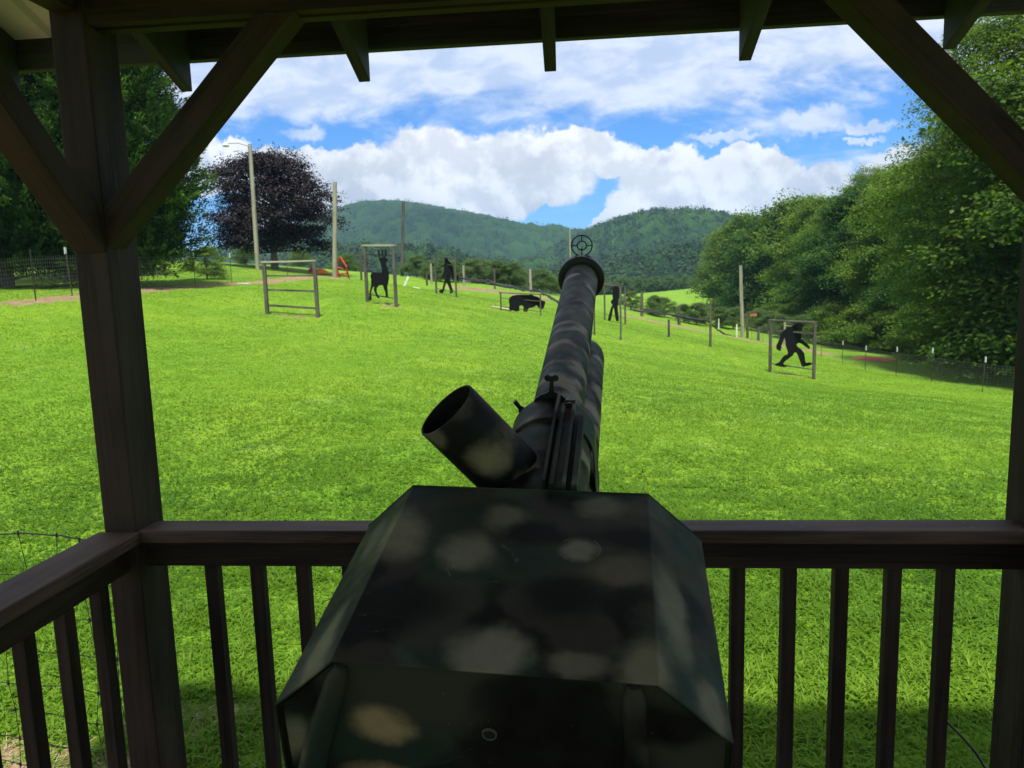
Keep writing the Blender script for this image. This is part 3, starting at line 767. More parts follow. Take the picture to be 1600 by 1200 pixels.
fence_line('thin wire fence with rusty posts along the soil strip before the orchard bushes',
           [(1103, 501, 519, 58), (1055, 486, 508, 56), (1011, 484, 502, 55), (878, 455, 476, 54), (835, 443, 464, 56), (760, 428, 449, 56), (717, 422, 445, 56)],
           1.0, .25, .6, .006, ())

# ------------------------------------------------------------------ target frames and steel silhouettes
def target_frame(label, L, R, bars, w=.11, mt_=None, group='wooden target frames on the lawn', name='target_frame', post_mats=None):
    """L,R: (px, ytop, ybase, Z); bars: (height fraction, board height m, material)"""
    a, c = foot(L[0], L[2], L[3]), foot(R[0], R[2], R[3])
    root = thing(name, label, 'target frame', (a+c)/2, group)
    mt_ = mt_ or M_grey
    T = []
    for q, p in ((a, L), (c, R)):
        h = (p[2]-p[1])/FPX*p[3]; b = MB(); b.beam(q-Vector((0, 0, .3)), q+Vector((0, 0, h)), w, w, up=(0, 1, 0)); b.build('post', mt_, root, bevel=.004); T.append(h)
    dv = (c-a); dv.z = 0; dv.normalize(); nf = Vector((dv.y, -dv.x, 0)); 
    for (fr_, hb, mm) in bars:
        p0 = a+Vector((0, 0, T[0]*fr_)); p1 = c+Vector((0, 0, T[1]*fr_))
        b = MB()
        if fr_ >= .97: b.beam(p0-dv*.08+Vector((0, 0, hb/2)), p1+dv*.06+Vector((0, 0, hb/2)), w+.012, hb)
        else: b.beam(p0+dv*(w/2-.001)-nf*.03, p1-dv*(w/2-.001)-nf*.03, .035, hb)
        b.build('crossbar', mm, root, bevel=.003)
    return a, c, T, dv, nf
def fatten(pts, d):
    A2 = sum(p[0]*q_[1]-q_[0]*p[1] for p, q_ in zip(pts, pts[1:]+pts[:1])); sg = 1 if A2 > 0 else -1; out_ = []
    for i in range(len(pts)):
        p0, p1, p2 = Vector(pts[i-1]), Vector(pts[i]), Vector(pts[(i+1) % len(pts)])
        e1, e2 = (p1-p0).normalized(), (p2-p1).normalized(); n1, n2 = Vector((e1.y, -e1.x))*sg, Vector((e2.y, -e2.x))*sg
        nn_ = n1+n2; nn_ = nn_/max(.6, nn_.length)*1.0; out_.append((p1.x+nn_.x*d, p1.y+nn_.y*d))
    return out_
def silhouette(label, name, cat, poly, scale, off, Z, ang=0.0, ybase=None, group=None, tilt=0, xsc=1.0):
    """poly in zoom pixels; scale = zoom factor; off = photo offset"""
    pts = [(off[0]+x/scale, off[1]+y/scale) for x, y in poly]
    cx = (min(p[0] for p in pts)+max(p[0] for p in pts))/2; by = max(p[1] for p in pts)
    base = at(cx, by, Z); base = Vector([float(t) for t in base])
    ux = Vector((math.cos(ang-YAW*0), math.sin(ang), 0)); nn = Vector((-ux.y, ux.x, 0)); pts = fatten(pts, .42)
    rx, ry = -math.sin(ROLL), math.cos(ROLL)
    b = MB(); k = Z/FPX
    def fn(x, y, t):
        X = (x-cx)*k; Y = (by-y)*k; X2 = X*math.cos(ROLL)-Y*math.sin(ROLL); Y2 = X*math.sin(ROLL)+Y*math.cos(ROLL)
        return base + ux*(X2*xsc) + Vector((0, 0, Y2)) + nn*t
    b.prism(pts, fn, -.056, -.046)
    o = b.build(name, M_black, None, org=base)
    return tag(o, label, cat, group)

# empty frame, left
target_frame('empty grey wooden target frame with three worn boards and a pale top board', (418, 412, 492, 25), (497, 412, 500, 25),
             [(.985, .055, M_board), (.74, .05, M_grey), (.47, .065, M_grey), (.17, .07, M_grey)])
# deer frame
target_frame('tall grey wooden target frame around the deer silhouette', (574, 380.5, 468, 27.8), (619, 380, 475, 27.2),
             [(.985, .06, M_board), (.84, .03, M_rubber), (.14, .04, M_grey)], w=.11)
deer = [(175, 960), (172, 985), (205, 985), (205, 950), (200, 880), (212, 830), (235, 785), (262, 775), (252, 830), (275, 890), (292, 930), (320, 962), (335, 950), (318, 925), (298, 890), (288, 840), (296, 800), (322, 765),
        (360, 752), (400, 760), (412, 810), (432, 860), (440, 905), (440, 940), (470, 940), (466, 880), (462, 820), (460, 770), (478, 720), (490, 650), (488, 560), (470, 490), (445, 440), (452, 400), (474, 372), (478, 352), (455, 350), (446, 352),
        (450, 318), (462, 290), (466, 235), (458, 205), (446, 215), (446, 280), (430, 320), (416, 330), (412, 300), (400, 235), (392, 195), (384, 235), (396, 300), (402, 335), (385, 340), (352, 315), (352, 270), (348, 240), (336, 215), (322, 228), (336, 265), (336, 325), (368, 352), (350, 350), (342, 362), (362, 390), (372, 420), (374, 450), (388, 500), (386, 560), (370, 570), (300, 566), (250, 560), (222, 575), (204, 610), (215, 680), (212, 760), (188, 850)]
silhouette('black steel deer silhouette with antlers held in the tall frame', 'deer_silhouette', 'deer silhouette', deer, 10, (560, 370), 27.4)
# second ape frame
target_frame('narrow wooden target frame around the far walking ape silhouette, left of the barrel', (682, 401, 460, 41.2), (713, 401, 463, 40.6),
             [(.985, .05, M_grey), (.80, .03, M_grey), (.14, .03, M_grey)], w=.10, mt_=M_rubber if False else M_grey)
ape2 = [(335, 535), (345, 560), (378, 568), (392, 540), (402, 490), (420, 448), (438, 468), (458, 515), (466, 545), (458, 570), (490, 562), (500, 545), (488, 520), (472, 470), (462, 420), (464, 380), (474, 350), (482, 390), (492, 408), (506, 400), (500, 360), (496, 300), (488, 250), (468, 225), (448, 210), (438, 185), (420, 176), (406, 186), (402, 220), (404, 260), (398, 310), (388, 345), (375, 372), (384, 385), (402, 362), (412, 350), (412, 390), (402, 430), (386, 480), (376, 528), (356, 532)]
silhouette('black steel walking ape silhouette, small and far off, between the deer and the bear', 'ape_silhouette', 'ape silhouette', ape2, 7.27, (640, 380), 40.9)
# bear frame
target_frame('low dark wooden target frame around the bear silhouette', (783, 460, 487, 36.2), (845, 461, 494, 35.8), [(.985, .05, M_grey), (.70, .03, M_grey), (.2, .035, M_grey)], w=.07)
bear = [(1128, 650), (1140, 620), (1170, 600), (1220, 590), (1290, 588), (1350, 590), (1390, 588), (1420, 604), (1460, 612), (1485, 640), (1510, 655), (1540, 660), (1535, 690), (1520, 740), (1498, 748), (1470, 730), (1440, 700), (1420, 718), (1390, 730), (1352, 735), (1338, 775), (1296, 775), (1298, 720), (1270, 700), (1245, 715), (1244, 770), (1200, 772), (1175, 760), (1150, 765), (1132, 750), (1138, 700)]
silhouette('black steel bear silhouette standing on all fours in the low frame', 'bear_silhouette', 'bear silhouette', bear, 7.27, (640, 380), 36)
# third ape: two frames one behind the other
target_frame('tall dark pair of posts with a thin top bar just right of the barrel', (929, 444, 526, 32.2), (970, 446, 532, 31.8), [(.985, .05, M_grey)], w=.075)
target_frame('grey target frame around the ape silhouette right of the barrel, behind taller posts', (945, 448, 503, 44.2), (977, 448, 506, 43.6), [(.985, .04, M_grey), (.85, .03, M_grey), (.16, .03, M_grey)], w=.10)
ape3 = [(200, 800), (214, 808), (222, 770), (232, 720), (240, 742), (246, 785), (252, 806), (266, 806), (264, 775), (256, 720), (258, 690), (266, 660), (268, 620), (262, 600), (252, 590), (240, 590), (228, 600), (226, 640), (228, 670), (216, 684), (220, 700), (228, 700), (216, 730), (206, 770)]
silhouette('black steel walking ape silhouette just right of the barrel, partly behind a post', 'ape_silhouette', 'ape silhouette', ape3, 4.0, (900, 300), 43.8, xsc=1.0)
# right ape, large
target_frame('grey wooden target frame around the large striding ape silhouette at the right', (1203, 502, 583, 28.2), (1271.5, 503, 591, 27.2), [(.985, .055, M_grey), (.80, .07, M_grey), (.16, .04, M_grey)], w=.10)
ape4 = [(240, 585), (250, 608), (300, 632), (318, 628), (302, 600), (326, 590), (312, 560), (330, 500), (345, 450), (362, 405), (385, 470), (392, 540), (420, 610), (436, 660), (430, 695), (370, 720), (330, 780), (300, 830), (240, 858), (225, 880), (300, 895), (360, 905), (420, 902), (428, 888), (370, 868), (362, 840), (410, 790), (460, 750), (510, 710), (540, 655), (575, 660), (605, 710), (630, 780), (655, 835), (672, 885), (700, 902), (730, 890), (780, 880), (838, 858), (842, 838), (790, 830), (740, 838), (720, 800), (708, 730), (700, 680), (650, 610), (585, 565), (560, 520), (600, 490), (660, 510), (700, 545), (740, 570), (770, 595), (792, 585), (775, 548), (730, 505), (680, 465), (632, 440), (632, 350), (640, 290), (650, 230), (636, 180), (612, 150), (575, 150), (540, 175), (500, 205), (440, 235), (385, 255), (345, 290), (300, 350), (285, 420), (262, 490), (240, 540)]
silhouette('large black steel striding ape silhouette hanging in the frame at the right', 'ape_silhouette', 'ape silhouette', ape4, 10.91, (1190, 490), 27.7)

# ------------------------------------------------------------------ poles and posts
def pole(label, px, yt, yb, Z, r, lean=0, mt_=None, name='wooden_pole', cat='pole', group=None, extra=None, h=None):
    q = foot(px, yb, Z); h = (yb-yt)/FPX*Z if h is None else h
    root = thing(name, label, cat, q, group)
    lx = -lean/FPX*Z
    b = MB(); b.tube([q+Vector((-lx*.05, 0, -.3)), q+Vector((lx*.5, 0, h*.5)), q+Vector((lx, 0, h))], [r*1.1, r, r*.88], 12)
    b.build('shaft', mt_ or M_pole, root, smooth=True)
    if extra: extra(root, q+Vector((lx, 0, h)))
    return root
def lamp_arm(root, top):
    b = MB(); b.tube([top+Vector((0, -.1, -.15)), top+Vector((-.6, -.25, .05)), top+Vector((-1.2, -.35, .04))], .03, 8); a = b.build('lamp_arm', M_steel, root, smooth=True)
    b = MB(); c = top+Vector((-1.35, -.38, .0)); b.lathe(c, (0, 0, -1), (1, 0, 0), [(-.12, .03), (-.1, .12), (.02, .16), (.08, .20), (.16, .17), (.18, .01)], 20)
    b.build('lamp_head', M_white, root, smooth=True)
pole('tall pale utility pole with a lamp arm in front of the purple tree', 403, 232, 421, 46, .13, lean=-2, name='utility_pole', cat='utility pole', extra=lamp_arm)
pole('tall pale wooden net pole right of the purple tree', 523, 290, 443, 50, .155, lean=-10)
pole('tall thin grey net pole right of the deer frame', 629, 332, 446, 70, .15, mt_=M_grey, lean=-8)
pole('thin pale net pole seen just left of the round front sight', 892, 364, 470, 80, .085)
pole('tall pale net pole before the wood above the short white stake', 1160, 415, 527, 60, .14, lean=4)
SG = 'orchard posts along the soil strip'
smalls = [('short pale post between the deer frame and the narrow ape frame', 674, 400, 432, 60, .09), ('stubby brown post left of the narrow ape frame', 667, 422, 441, 58, .08),
          ('pale post just right of the narrow ape frame', 725, 409, 441, 60, .09), ('brown post rising above the orchard bushes left of the bear', 773, 414, 446, 60, .08),
          ('tallest pale post behind the bear frame', 829.5, 418, 461, 58, .10), ('pale post top above the bushes behind the ape and the bear', 755, 412, 446, 68, .07), ('post top above the bushes above the bear', 797, 413, 450, 70, .06),
          ('grey doubled post in the bushes right of the third ape frame', 1003, 450, 489, 60, .12), ('grey weathered post between the orchard bushes and the short stub', 1061, 461, 491, 60, .12),
          ('tall dark post on the lawn in front of the orchard bushes', 1110, 468, 540, 34, .055), ('short dark stub post alone on the lawn', 1045, 501, 528, 38, .06),
          ('small white topped post beside the tall dark lawn post', 1123, 492, 511, 64, .05), ('short white stake at the foot of the tall pale net pole', 1151, 508, 528, 56, .065),
          ('pale post carrying the brown birdhouse', 1168, 480, 518, 60, .10), ('short brown post right of the brown birdhouse', 1185, 502, 523, 58, .10), ('pale post above the left shoulder of the large striding ape', 1226, 490, 525, 55, .085),
          ('thin dark post left of the deer frame', 565, 394, 440, 45, .06)]
for (lb, px, yt, yb, Z, r) in smalls:
    mm = M_white if 'white stake' in lb or 'white topped' in lb else (M_grey if ('grey' in lb or 'dark' in lb or 'brown' in lb) else M_pole)
    pole(lb, px, yt, yb, Z, r, mt_=mm, name='wooden_post', cat='post', group=SG)
q = foot(633, 442, 52)
b = MB(); b.beam(q+Vector((-.15, 0, 0)), q+Vector((.25, 0, .85)), .14, .03, up=(0, 1, 0)); tag(b.build('leaning_board', M_white, None, org=q), 'white board leaning in the grass right of the deer frame', 'board')
# birdhouse on the pale post
bp = at(1177, 490, 59.6); bp = Vector([float(t) for t in bp])
root = thing('birdhouse', 'orange brown wooden birdhouse between two posts by the tall net pole', 'birdhouse', bp-Vector((0, 0, .2)))
b = MB(); b.beam(bp-Vector((.28, 0, .02)), bp+Vector((.28, 0, -.02)), .3, .34); b.build('box', plain('orange_brown_wood', (.42, .17, .06), .7), root)
b = MB(); b.beam(bp+Vector((-.34, 0, .17)), bp+Vector((.34, 0, .19)), .4, .04); b.build('roof', M_grey, root)
# plank table behind the large ape
tp = foot(1237, 505, 50)
root = thing('plank_stand', 'pale plank stand behind the head of the large striding ape', 'stand', tp)
hh = 1.45
b = MB(); b.beam(tp+Vector((-.35, 0, hh)), tp+Vector((.35, .1, hh-.12)), .5, .05); b.build('plank_top', M_board, root)
for dx_ in (-.28, .28):
    b = MB(); b.beam(tp+Vector((dx_, 0, -.2)), tp+Vector((dx_, 0, hh-.08)), .07, .07, up=(0, 1, 0)); b.build('leg', M_grey, root)
# fallen rope-like net along the crest
def net(label, pts, r):
    P = [Vector([float(t) for t in at(*p)]) for p in pts]; out_ = []
    for a, c in zip(P[:-1], P[1:]):
        for k in range(10): out_.append(a.lerp(c, k/10) + Vector((0, 0, -.05*math.sin(math.pi*k/10)+random.uniform(-.03, .03))))
    b = MB(); b.tube(out_, [r*random.uniform(.6, 1.3) for _ in out_], 8)
    tag(b.build('sagging_net', M_net, None, True, org=out_[len(out_)//2]), label, 'net')
net('dark rolled net sagging between posts from the narrow ape frame to the barrel', [(717, 433, 58), (740, 437, 58), (763, 438, 58), (775, 444, 58), (800, 449, 57), (829, 454, 57), (842, 454, 57), (858, 463, 56), (878, 474, 55)], .10)
net('dark rolled net drooping down the slope from the tall lawn post to the white stake', [(985, 483, 56), (1020, 487, 56), (1060, 493, 56), (1107, 501, 55), (1114, 508, 55), (1125, 517, 55), (1138, 524, 55), (1150, 527, 56)], .08)

P = [Vector([float(t) for t in at(*p_)]) for p_ in ((524, 372, 50), (536, 388, 49), (550, 397, 46), (566, 403, 42), (580, 412, 37))]
b = MB(); b.tube(P, .022, 6); tag(b.build('slack_cord', M_net, None, True, org=P[2]), 'dark slack cord drooping from the second pale pole towards the deer frame', 'cord')
# red play structure, orange toy, boards, red canoe
p = foot(536, 441, 53); k = 53/FPX
root = thing('play_frame', 'bright red metal play frame right of the second pale pole', 'play frame', p)
b = MB()
for x0_, x1_, y0_, y1_ in ((-8, -8, 0, 30), (7, 7, 0, 22), (-8, -2, 30, 40), (-2, 7, 40, 26), (-8, 7, 14, 15), (-8, 7, 24, 20), (-8, -8, 30, 32)):
    b.tube([p+Vector((x0_*k, 0, y0_*k)), p+Vector((x1_*k, .0, y1_*k))], .04, 8)
for x0_ in (-8, 7): b.tube([p+Vector((x0_*k, .7, 0)), p+Vector((x0_*k, 0, 22*k))], .05, 8)
b.build('tube_frame', M_red, root)
b = MB(); b.beam(p+Vector((-1*k, 0, 39*k)), p+Vector((7*k, 0, 24*k)), .35, .03); b.build('slide_chute', M_red, root)
def lump(name, label, cat, px, py, Z, L, Wd, H, mt_, yaw=0):
    q_ = foot(px, py, Z); b_ = MB(); V = []; F_ = []; n_, m_ = 17, 9
    for i in range(n_):
        t = i/(n_-1)*2-1; w_ = (1-abs(t)**2.4)**.6 if abs(t) < 1 else 0
        for j in range(m_):
            a = math.pi*j/(m_-1)
            x = t*L/2; y = math.cos(a)*Wd/2*w_; z = .01+math.sin(a)*H*w_*(.8+.2*math.cos(t*3)) + (.12*H*t*t)
            V.append((q_.x + x*math.cos(yaw)-y*math.sin(yaw), q_.y + x*math.sin(yaw)+y*math.cos(yaw), q_.z+z+ 0*x))
    for i in range(n_-1):
        for j in range(m_-1): F_.append((i*m_+j, (i+1)*m_+j, (i+1)*m_+j+1, i*m_+j+1))
    for i in range(n_-1): F_.append((i*m_, i*m_+m_-1, (i+1)*m_+m_-1, (i+1)*m_))
    b_.add(V, F_); return tag(b_.build(name, mt_, None, True, org=q_), label, cat)
lump('plastic_toy', 'orange plastic toy boat lying on the grass behind the empty frame', 'toy', 500, 424, 60, 1.6, .8, .45, M_orange, .1)
lump('plastic_toy', 'smaller red orange plastic toy lying left of the toy boat', 'toy', 487, 421, 61, .7, .5, .4, M_redfade, .1)
cz = at(1362, 556, 40); 
lump('canoe', 'faded red upturned canoe lying under the trees beyond the right fence', 'canoe', 1362, 561, 43, 3.0, .5, .24, M_redfade, -.6)
def scrap(label, px, py, Z, L, Wd, mt_, yaw=0.0):
    q_ = foot(px, py, Z); b_ = MB(); c, s = math.cos(yaw), math.sin(yaw); d_ = Vector((c, s, 0))
    a0, a1 = q_-d_*L/2, q_+d_*L/2; a0.z = gz(a0.x, a0.y)+.05; a1.z = gz(a1.x, a1.y)+.05
    b_.beam(a0, a1, Wd, .03); return tag(b_.build('plank', mt_, None, org=q_, bevel=.004), label, 'plank')
scrap('pale yellow board lying in the grass left of the bear', 783, 479, 37, 1.0, .5, M_board, -.2)
scrap('white plank lying on the grass beside the soil strip behind the left fence', 381, 441, 33, .55, .16, M_white)
scrap('pale plank on the grass left of the narrow ape frame', 651, 452, 44, .4, .2, M_white)
scrap('long pale plank on the mound right of the deer frame', 652, 428, 75, 1.2, .2, M_board)
# black cable hanging at the right front post
P = [Vector((.965, .17, -1.30)), Vector((1.02, .17, -1.12)), Vector((.93, .135, -.92)), Vector((.845, .125, -.86))]
P = [Vector([float(t) for t in at(*p_)]) for p_ in ((1550, 1218, 2.35), (1525, 1176, 2.38), (1505, 1153, 2.4), (1478, 1126, 2.42))]
b = MB(); b.tube(P, .0045, 8); tag(b.build('cable', M_rubber, None, True, org=P[0]), 'thin black cable hanging behind the last balusters by the right post', 'cable')

# ------------------------------------------------------------------ vegetation
def leaves(P, Nrm, size, asp=.6, jit=.6, r=rng):
    """rhombic leaf per point: two triangles as one quad. returns V,F"""
    n_ = len(P); size = np.broadcast_to(size, n_)
    nr_ = Nrm + r.normal(0, jit, (n_, 3)); nr_ /= np.linalg.norm(nr_, axis=1)[:, None]
    t = np.cross(nr_, r.normal(0, 1, (n_, 3))); t /= np.linalg.norm(t, axis=1)[:, None]; bt = np.cross(nr_, t)
    a = t*size[:, None]*.5; c = bt*(size*asp)[:, None]*.5
    V = np.stack([P-a, P-c+a*.1, P+a, P+c+a*.1], 1).reshape(-1, 3)
    return V, np.arange(n_*4).reshape(-1, 4)
def fbm(P, s, seed=0):
    return (vnoise(P[:, 0]+P[:, 2]*.7, P[:, 1]-P[:, 2]*.4, s, seed)*.6 + vnoise(P[:, 2]-P[:, 0]*.3, P[:, 0]+P[:, 1]*.5, s*.5, seed+1)*.4)
def broad_crown(seed, H, R, z0, nl, leaf, lobes=26, flat=.85, tuft=34):
    r = np.random.default_rng(seed); C = []; RR = []
    for i in range(lobes):
        z = z0 + (H-z0)*(.06 + .86*(i+.5)/lobes); t = (z-z0)/(H-z0)
        env = R*(math.sin(math.pi*min(1, max(.06, (t*.80+.18))))**.7)
        a = i*2.399 + r.uniform(-.4, .4); d = env*r.uniform(.35, .78); rad = R*r.uniform(.26, .42)*(1-.35*t)
        C.append((math.cos(a)*d, math.sin(a)*d, z)); RR.append(rad)
    C.append((0, 0, H-R*.3)); RR.append(R*.34)
    C = np.array(C); RR = np.array(RR); w = RR**2; w /= w.sum()
    k = r.choice(len(C), nl, p=w); d = r.normal(0, 1, (nl, 3)); d /= np.linalg.norm(d, axis=1)[:, None]
    # twig clusters: group leaves into tufts on the lobes
    nt = nl//tuft; tk = r.choice(len(C), nt, p=w); td = r.normal(0, 1, (nt, 3)); td /= np.linalg.norm(td, axis=1)[:, None]
    td[:, 2] = np.where(td[:, 2] < -.5, -td[:, 2]*.4, td[:, 2]); rad = RR[tk]*(.55+.58*r.random(nt)**.8)*(1+.30*(fbm(td*3+C[tk], .9, seed % 7)-.5)*2)
    TP = C[tk] + td*rad[:, None]*np.array([1, 1, flat])
    sel = r.integers(0, nt, nl); ax_ = td*np.array([1, 1, .15]) + np.array([0, 0, -.25]) + r.normal(0, .25, (nt, 3)); ax_ /= np.linalg.norm(ax_, axis=1)[:, None]
    P = TP[sel] + np.clip(r.normal(0, 1, (nl, 3)), -1.5, 1.5)*(leaf*1.7)*np.array([1, 1, .42]) + ax_[sel]*(np.clip(r.normal(0, 1, nl), -1.5, 1.5)*leaf*2.1)[:, None]
    Nn = td[sel]*.6 + np.array([0, 0, .7])
    V, F_ = leaves(P, Nn, leaf*r.uniform(.7, 1.3, nl), .62, .55, r)
    var = np.clip(.06 + .72*r.random(nt)[sel]**1.6 + .22*r.random(nl) , 0, 1)
    return V, F_, np.repeat(var, 4), C
def limbs(C, H, z0, rt, seed, lean=(0, 0)):
    r = random.Random(seed); b_ = MB(); top_ = H*.78
    pts = [Vector((0, 0, -.4))] + [Vector((math.sin(i*1.3+seed)*.12*i/3, math.cos(i*1.7+seed)*.12*i/3, top_*i/6)) for i in range(1, 7)]
    b_.tube(pts, [rt*1.25] + [rt*(1-.8*i/6) for i in range(1, 7)], 10)
    for c in C[::1]:
        zt = max(.15*H, min(top_*.95, c[2]*.72)); i = min(5, int(zt/top_*6)); p0 = pts[i].lerp(pts[i+1], zt/top_*6-i) if i+1 < len(pts) else pts[-1]
        c = Vector(c); mid = p0.lerp(c, .5)+Vector((0, 0, -.04*H*r.random()))
        b_.tube([p0, mid, c], [rt*.33, rt*.2, rt*.05], 6)
    return b_
LIB = {}
def tree_proto(key, seed, H, R, z0, nl, leaf, mt_, rt, lobes=26, name='tree'):
    V, F_, var, C = broad_crown(seed, H, R, z0, nl, leaf, lobes)
    LIB[key] = dict(V=V, F=F_, var=var, C=C, H=H, z0=z0, rt=rt, seed=seed, mt=mt_, me=None, tr=None)
def put_tree(key, label, cat, loc, sc, rot, name='broadleaf_tree', group=None, mt_=None):
    L_ = LIB[key]
    root = thing(name, label, cat, loc, group)
    if L_['me'] is None:
        o = raw_mesh('crown', L_['V'], L_['F'], L_['mt'], root, cols={'var': L_['var']}); L_['me'] = o.data
        if mt_ is not None: o.material_slots[0].link = 'OBJECT'; o.material_slots[0].material = mt_
    else:
        o = bpy.data.objects.new('crown', L_['me']); COL.objects.link(o); o.parent = root
        if mt_ is not None: o.material_slots[0].link = 'OBJECT'; o.material_slots[0].material = mt_
    if L_['tr'] is None:
        t = limbs(L_['C'], L_['H'], L_['z0'], L_['rt'], L_['seed']).build('trunk', M_bark, None, True); t.parent = root; L_['tr'] = t.data
    else:
        t = bpy.data.objects.new('trunk', L_['tr']); COL.objects.link(t); t.parent = root
    s3 = sc if hasattr(sc, '__len__') else (sc, sc, sc)
    root.scale = s3; root.rotation_euler = (0, 0, rot); return root
tree_proto('A', 1, 19, 6.6, .3, 190000, .14, M_leaf, .34, 46)
tree_proto('B', 2, 16, 5.6, .2, 95000, .19, M_leaf, .3, 36)
tree_proto('C', 3, 16, 5.2, .2, 80000, .21, M_leaf2, .28, 34)
tree_proto('far', 4, 16, 6.0, .2, 34000, .36, M_leaf, .3, 30)
tree_proto('bush', 5, 3.0, 1.9, .1, 15000, .10, M_orch, .08, 14)
WG = 'trees of the wood along the right side'
def woods(key, label, px, Z, ytop, ybase, rot, wide=1.0, mt_=None, name='broadleaf_tree'):
    q_ = foot(px, ybase, Z); H = (ybase-ytop)/FPX*Z; k_ = H/LIB[key]['H']
    put_tree(key, label, 'tree', q_, (k_*wide, k_*wide, k_), rot, group=WG, mt_=mt_, name=name)
woods('A', 'largest leafy tree at the right edge, its crown rising past the brace', 1562, 38, 10, 575, .4, 1.05)
woods('B', 'dark leafy tree behind the right post at the edge of the wood', 1690, 33, -20, 590, 1.2, 1.2)
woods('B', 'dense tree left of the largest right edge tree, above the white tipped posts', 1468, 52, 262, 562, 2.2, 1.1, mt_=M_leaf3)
woods('A', 'tall tree behind the diagonal brace at the right', 1500, 62, 190, 560, 3.9, 1.0, mt_=M_leaf)
woods('C', 'bright yellow green tree above the red canoe', 1398, 60, 272, 555, .9, 1.05)
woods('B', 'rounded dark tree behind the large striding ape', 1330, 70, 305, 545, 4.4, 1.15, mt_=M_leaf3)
woods('A', 'broad tree with a feathery top left of the yellow green tree', 1352, 88, 283, 540, 5.1, 1.0, mt_=M_leaf)
woods('C', 'light green tree behind the tall pale net pole and the birdhouse', 1270, 90, 322, 530, 2.9, 1.15)
woods('far', 'tree with a knobbly top above the birdhouse', 1235, 112, 326, 520, 1.0, 1.1, mt_=M_leaf)
woods('far', 'dark tree right behind the tall pale net pole', 1200, 118, 352, 515, 2.1, 1.15, mt_=M_leaf3)
woods('far', 'smaller tree left of the tall pale net pole', 1165, 135, 352, 505, 3.2, 1.05, mt_=M_leaf2)
woods('far', 'dark tree at the left end of the wood by the green mound', 1135, 150, 372, 492, 4.0, 1.1)
woods('far', 'tree at the far left tip of the wood, nearest the mountain', 1126, 185, 380, 480, 5.0, .85)
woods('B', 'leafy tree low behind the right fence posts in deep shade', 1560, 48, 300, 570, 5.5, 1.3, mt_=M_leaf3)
woods('B', 'dark tree filling the wood between the canoe and the right post', 1430, 75, 290, 560, .1, 1.3)
woods('B', 'dark tree in the wood above the frame of the large striding ape', 1300, 78, 335, 540, 1.7, 1.1)
# low growth along the edge of the wood
LIB['under'] = dict(LIB['bush']); LIB['under']['me'] = None; LIB['under']['mt'] = M_leaf
ug = 'leafy shrubs at the foot of the wood'
for i, (px, Z, py, h, lb) in enumerate([(1590, 37, 585, 3.4, 'dark shrub beside the right post below the largest tree'), (1530, 40, 577, 3.2, 'dark shrub behind the wire mesh near the right post'), (1480, 43, 571, 3.0, 'dark shrub behind the second white tipped post'),
                                     (1440, 48, 565, 3.6, 'shrub at the right end of the red canoe'), (1395, 52, 558, 3.2, 'shrub behind the red canoe'), (1345, 58, 548, 3.6, 'shrub left of the red canoe under the trees'),
                                     (1300, 62, 540, 3.4, 'light shrub just right of the large ape frame'), (1268, 70, 530, 3.2, 'shrub behind the right post of the large ape frame'), (1235, 76, 524, 3.0, 'shrub behind the head of the large ape'), (1205, 80, 516, 2.8, 'shrub behind the brown birdhouse')]):
    q_ = foot(px, py, Z); k_ = h/3.0; put_tree('under', lb, 'shrub', q_, (k_*1.4, k_*1.4, k_), i*1.3, name='shrub', group=ug)
# orchard bushes on the crest
og = 'orchard bushes beyond the lawn'
orch = [(652, 70, 408, 442), (672, 66, 412, 441), (697, 64, 409, 443), (712, 66, 412, 443), (738, 66, 408, 445), (758, 68, 410, 447), (782, 66, 411, 450), (800, 66, 414, 453), (813, 70, 425, 455), (848, 68, 424, 460), (862, 72, 432, 462),
        (985, 70, 458, 487), (1022, 68, 461, 492), (1038, 70, 464, 494), (1068, 67, 474, 502), (1088, 67, 472, 506), (1100, 70, 478, 507), (1128, 69, 480, 512), (1145, 70, 480, 513), (1183, 72, 480, 514), (1205, 70, 484, 519), (1222, 66, 488, 524), (1250, 66, 490, 528)]
olab = ['first pale bush right of the second pole', 'bush behind the stubby brown post', 'bush behind the back of the narrow frame ape', 'bush between the narrow ape frame posts', 'bush right of the narrow ape frame', 'bush left of the brown post above the net',
        'dark green bush between the brown post and the bear', 'bush above the back of the bear', 'low bush left of the tall post behind the bear', 'bush right of the tall post behind the bear', 'small bush between the bear and the barrel',
        'bush just right of the third ape frame', 'round bush left of the grey weathered post', 'smaller bush touching the round bush', 'dark bush right of the grey weathered post', 'wide dark bush behind the tall lawn post',
        'bush right behind the tall lawn post', 'bush right of the tall lawn post', 'bush left of the tall pale net pole', 'bush behind the birdhouse post', 'bush right of the birdhouse', 'bush behind the pale post at the ape shoulder', 'last bush at the right, behind the large ape frame']
for i, ((px, Z, yt, yb), lb) in enumerate(zip(orch, olab)):
    q_ = foot(px, yb, Z); h = (yb-yt)/FPX*Z; k_ = h/3.0; put_tree('bush', 'grey green orchard bush: ' + lb, 'bush', q_, (k_*1.15, k_*1.15, k_), i*1.7, name='orchard_bush', group=og)
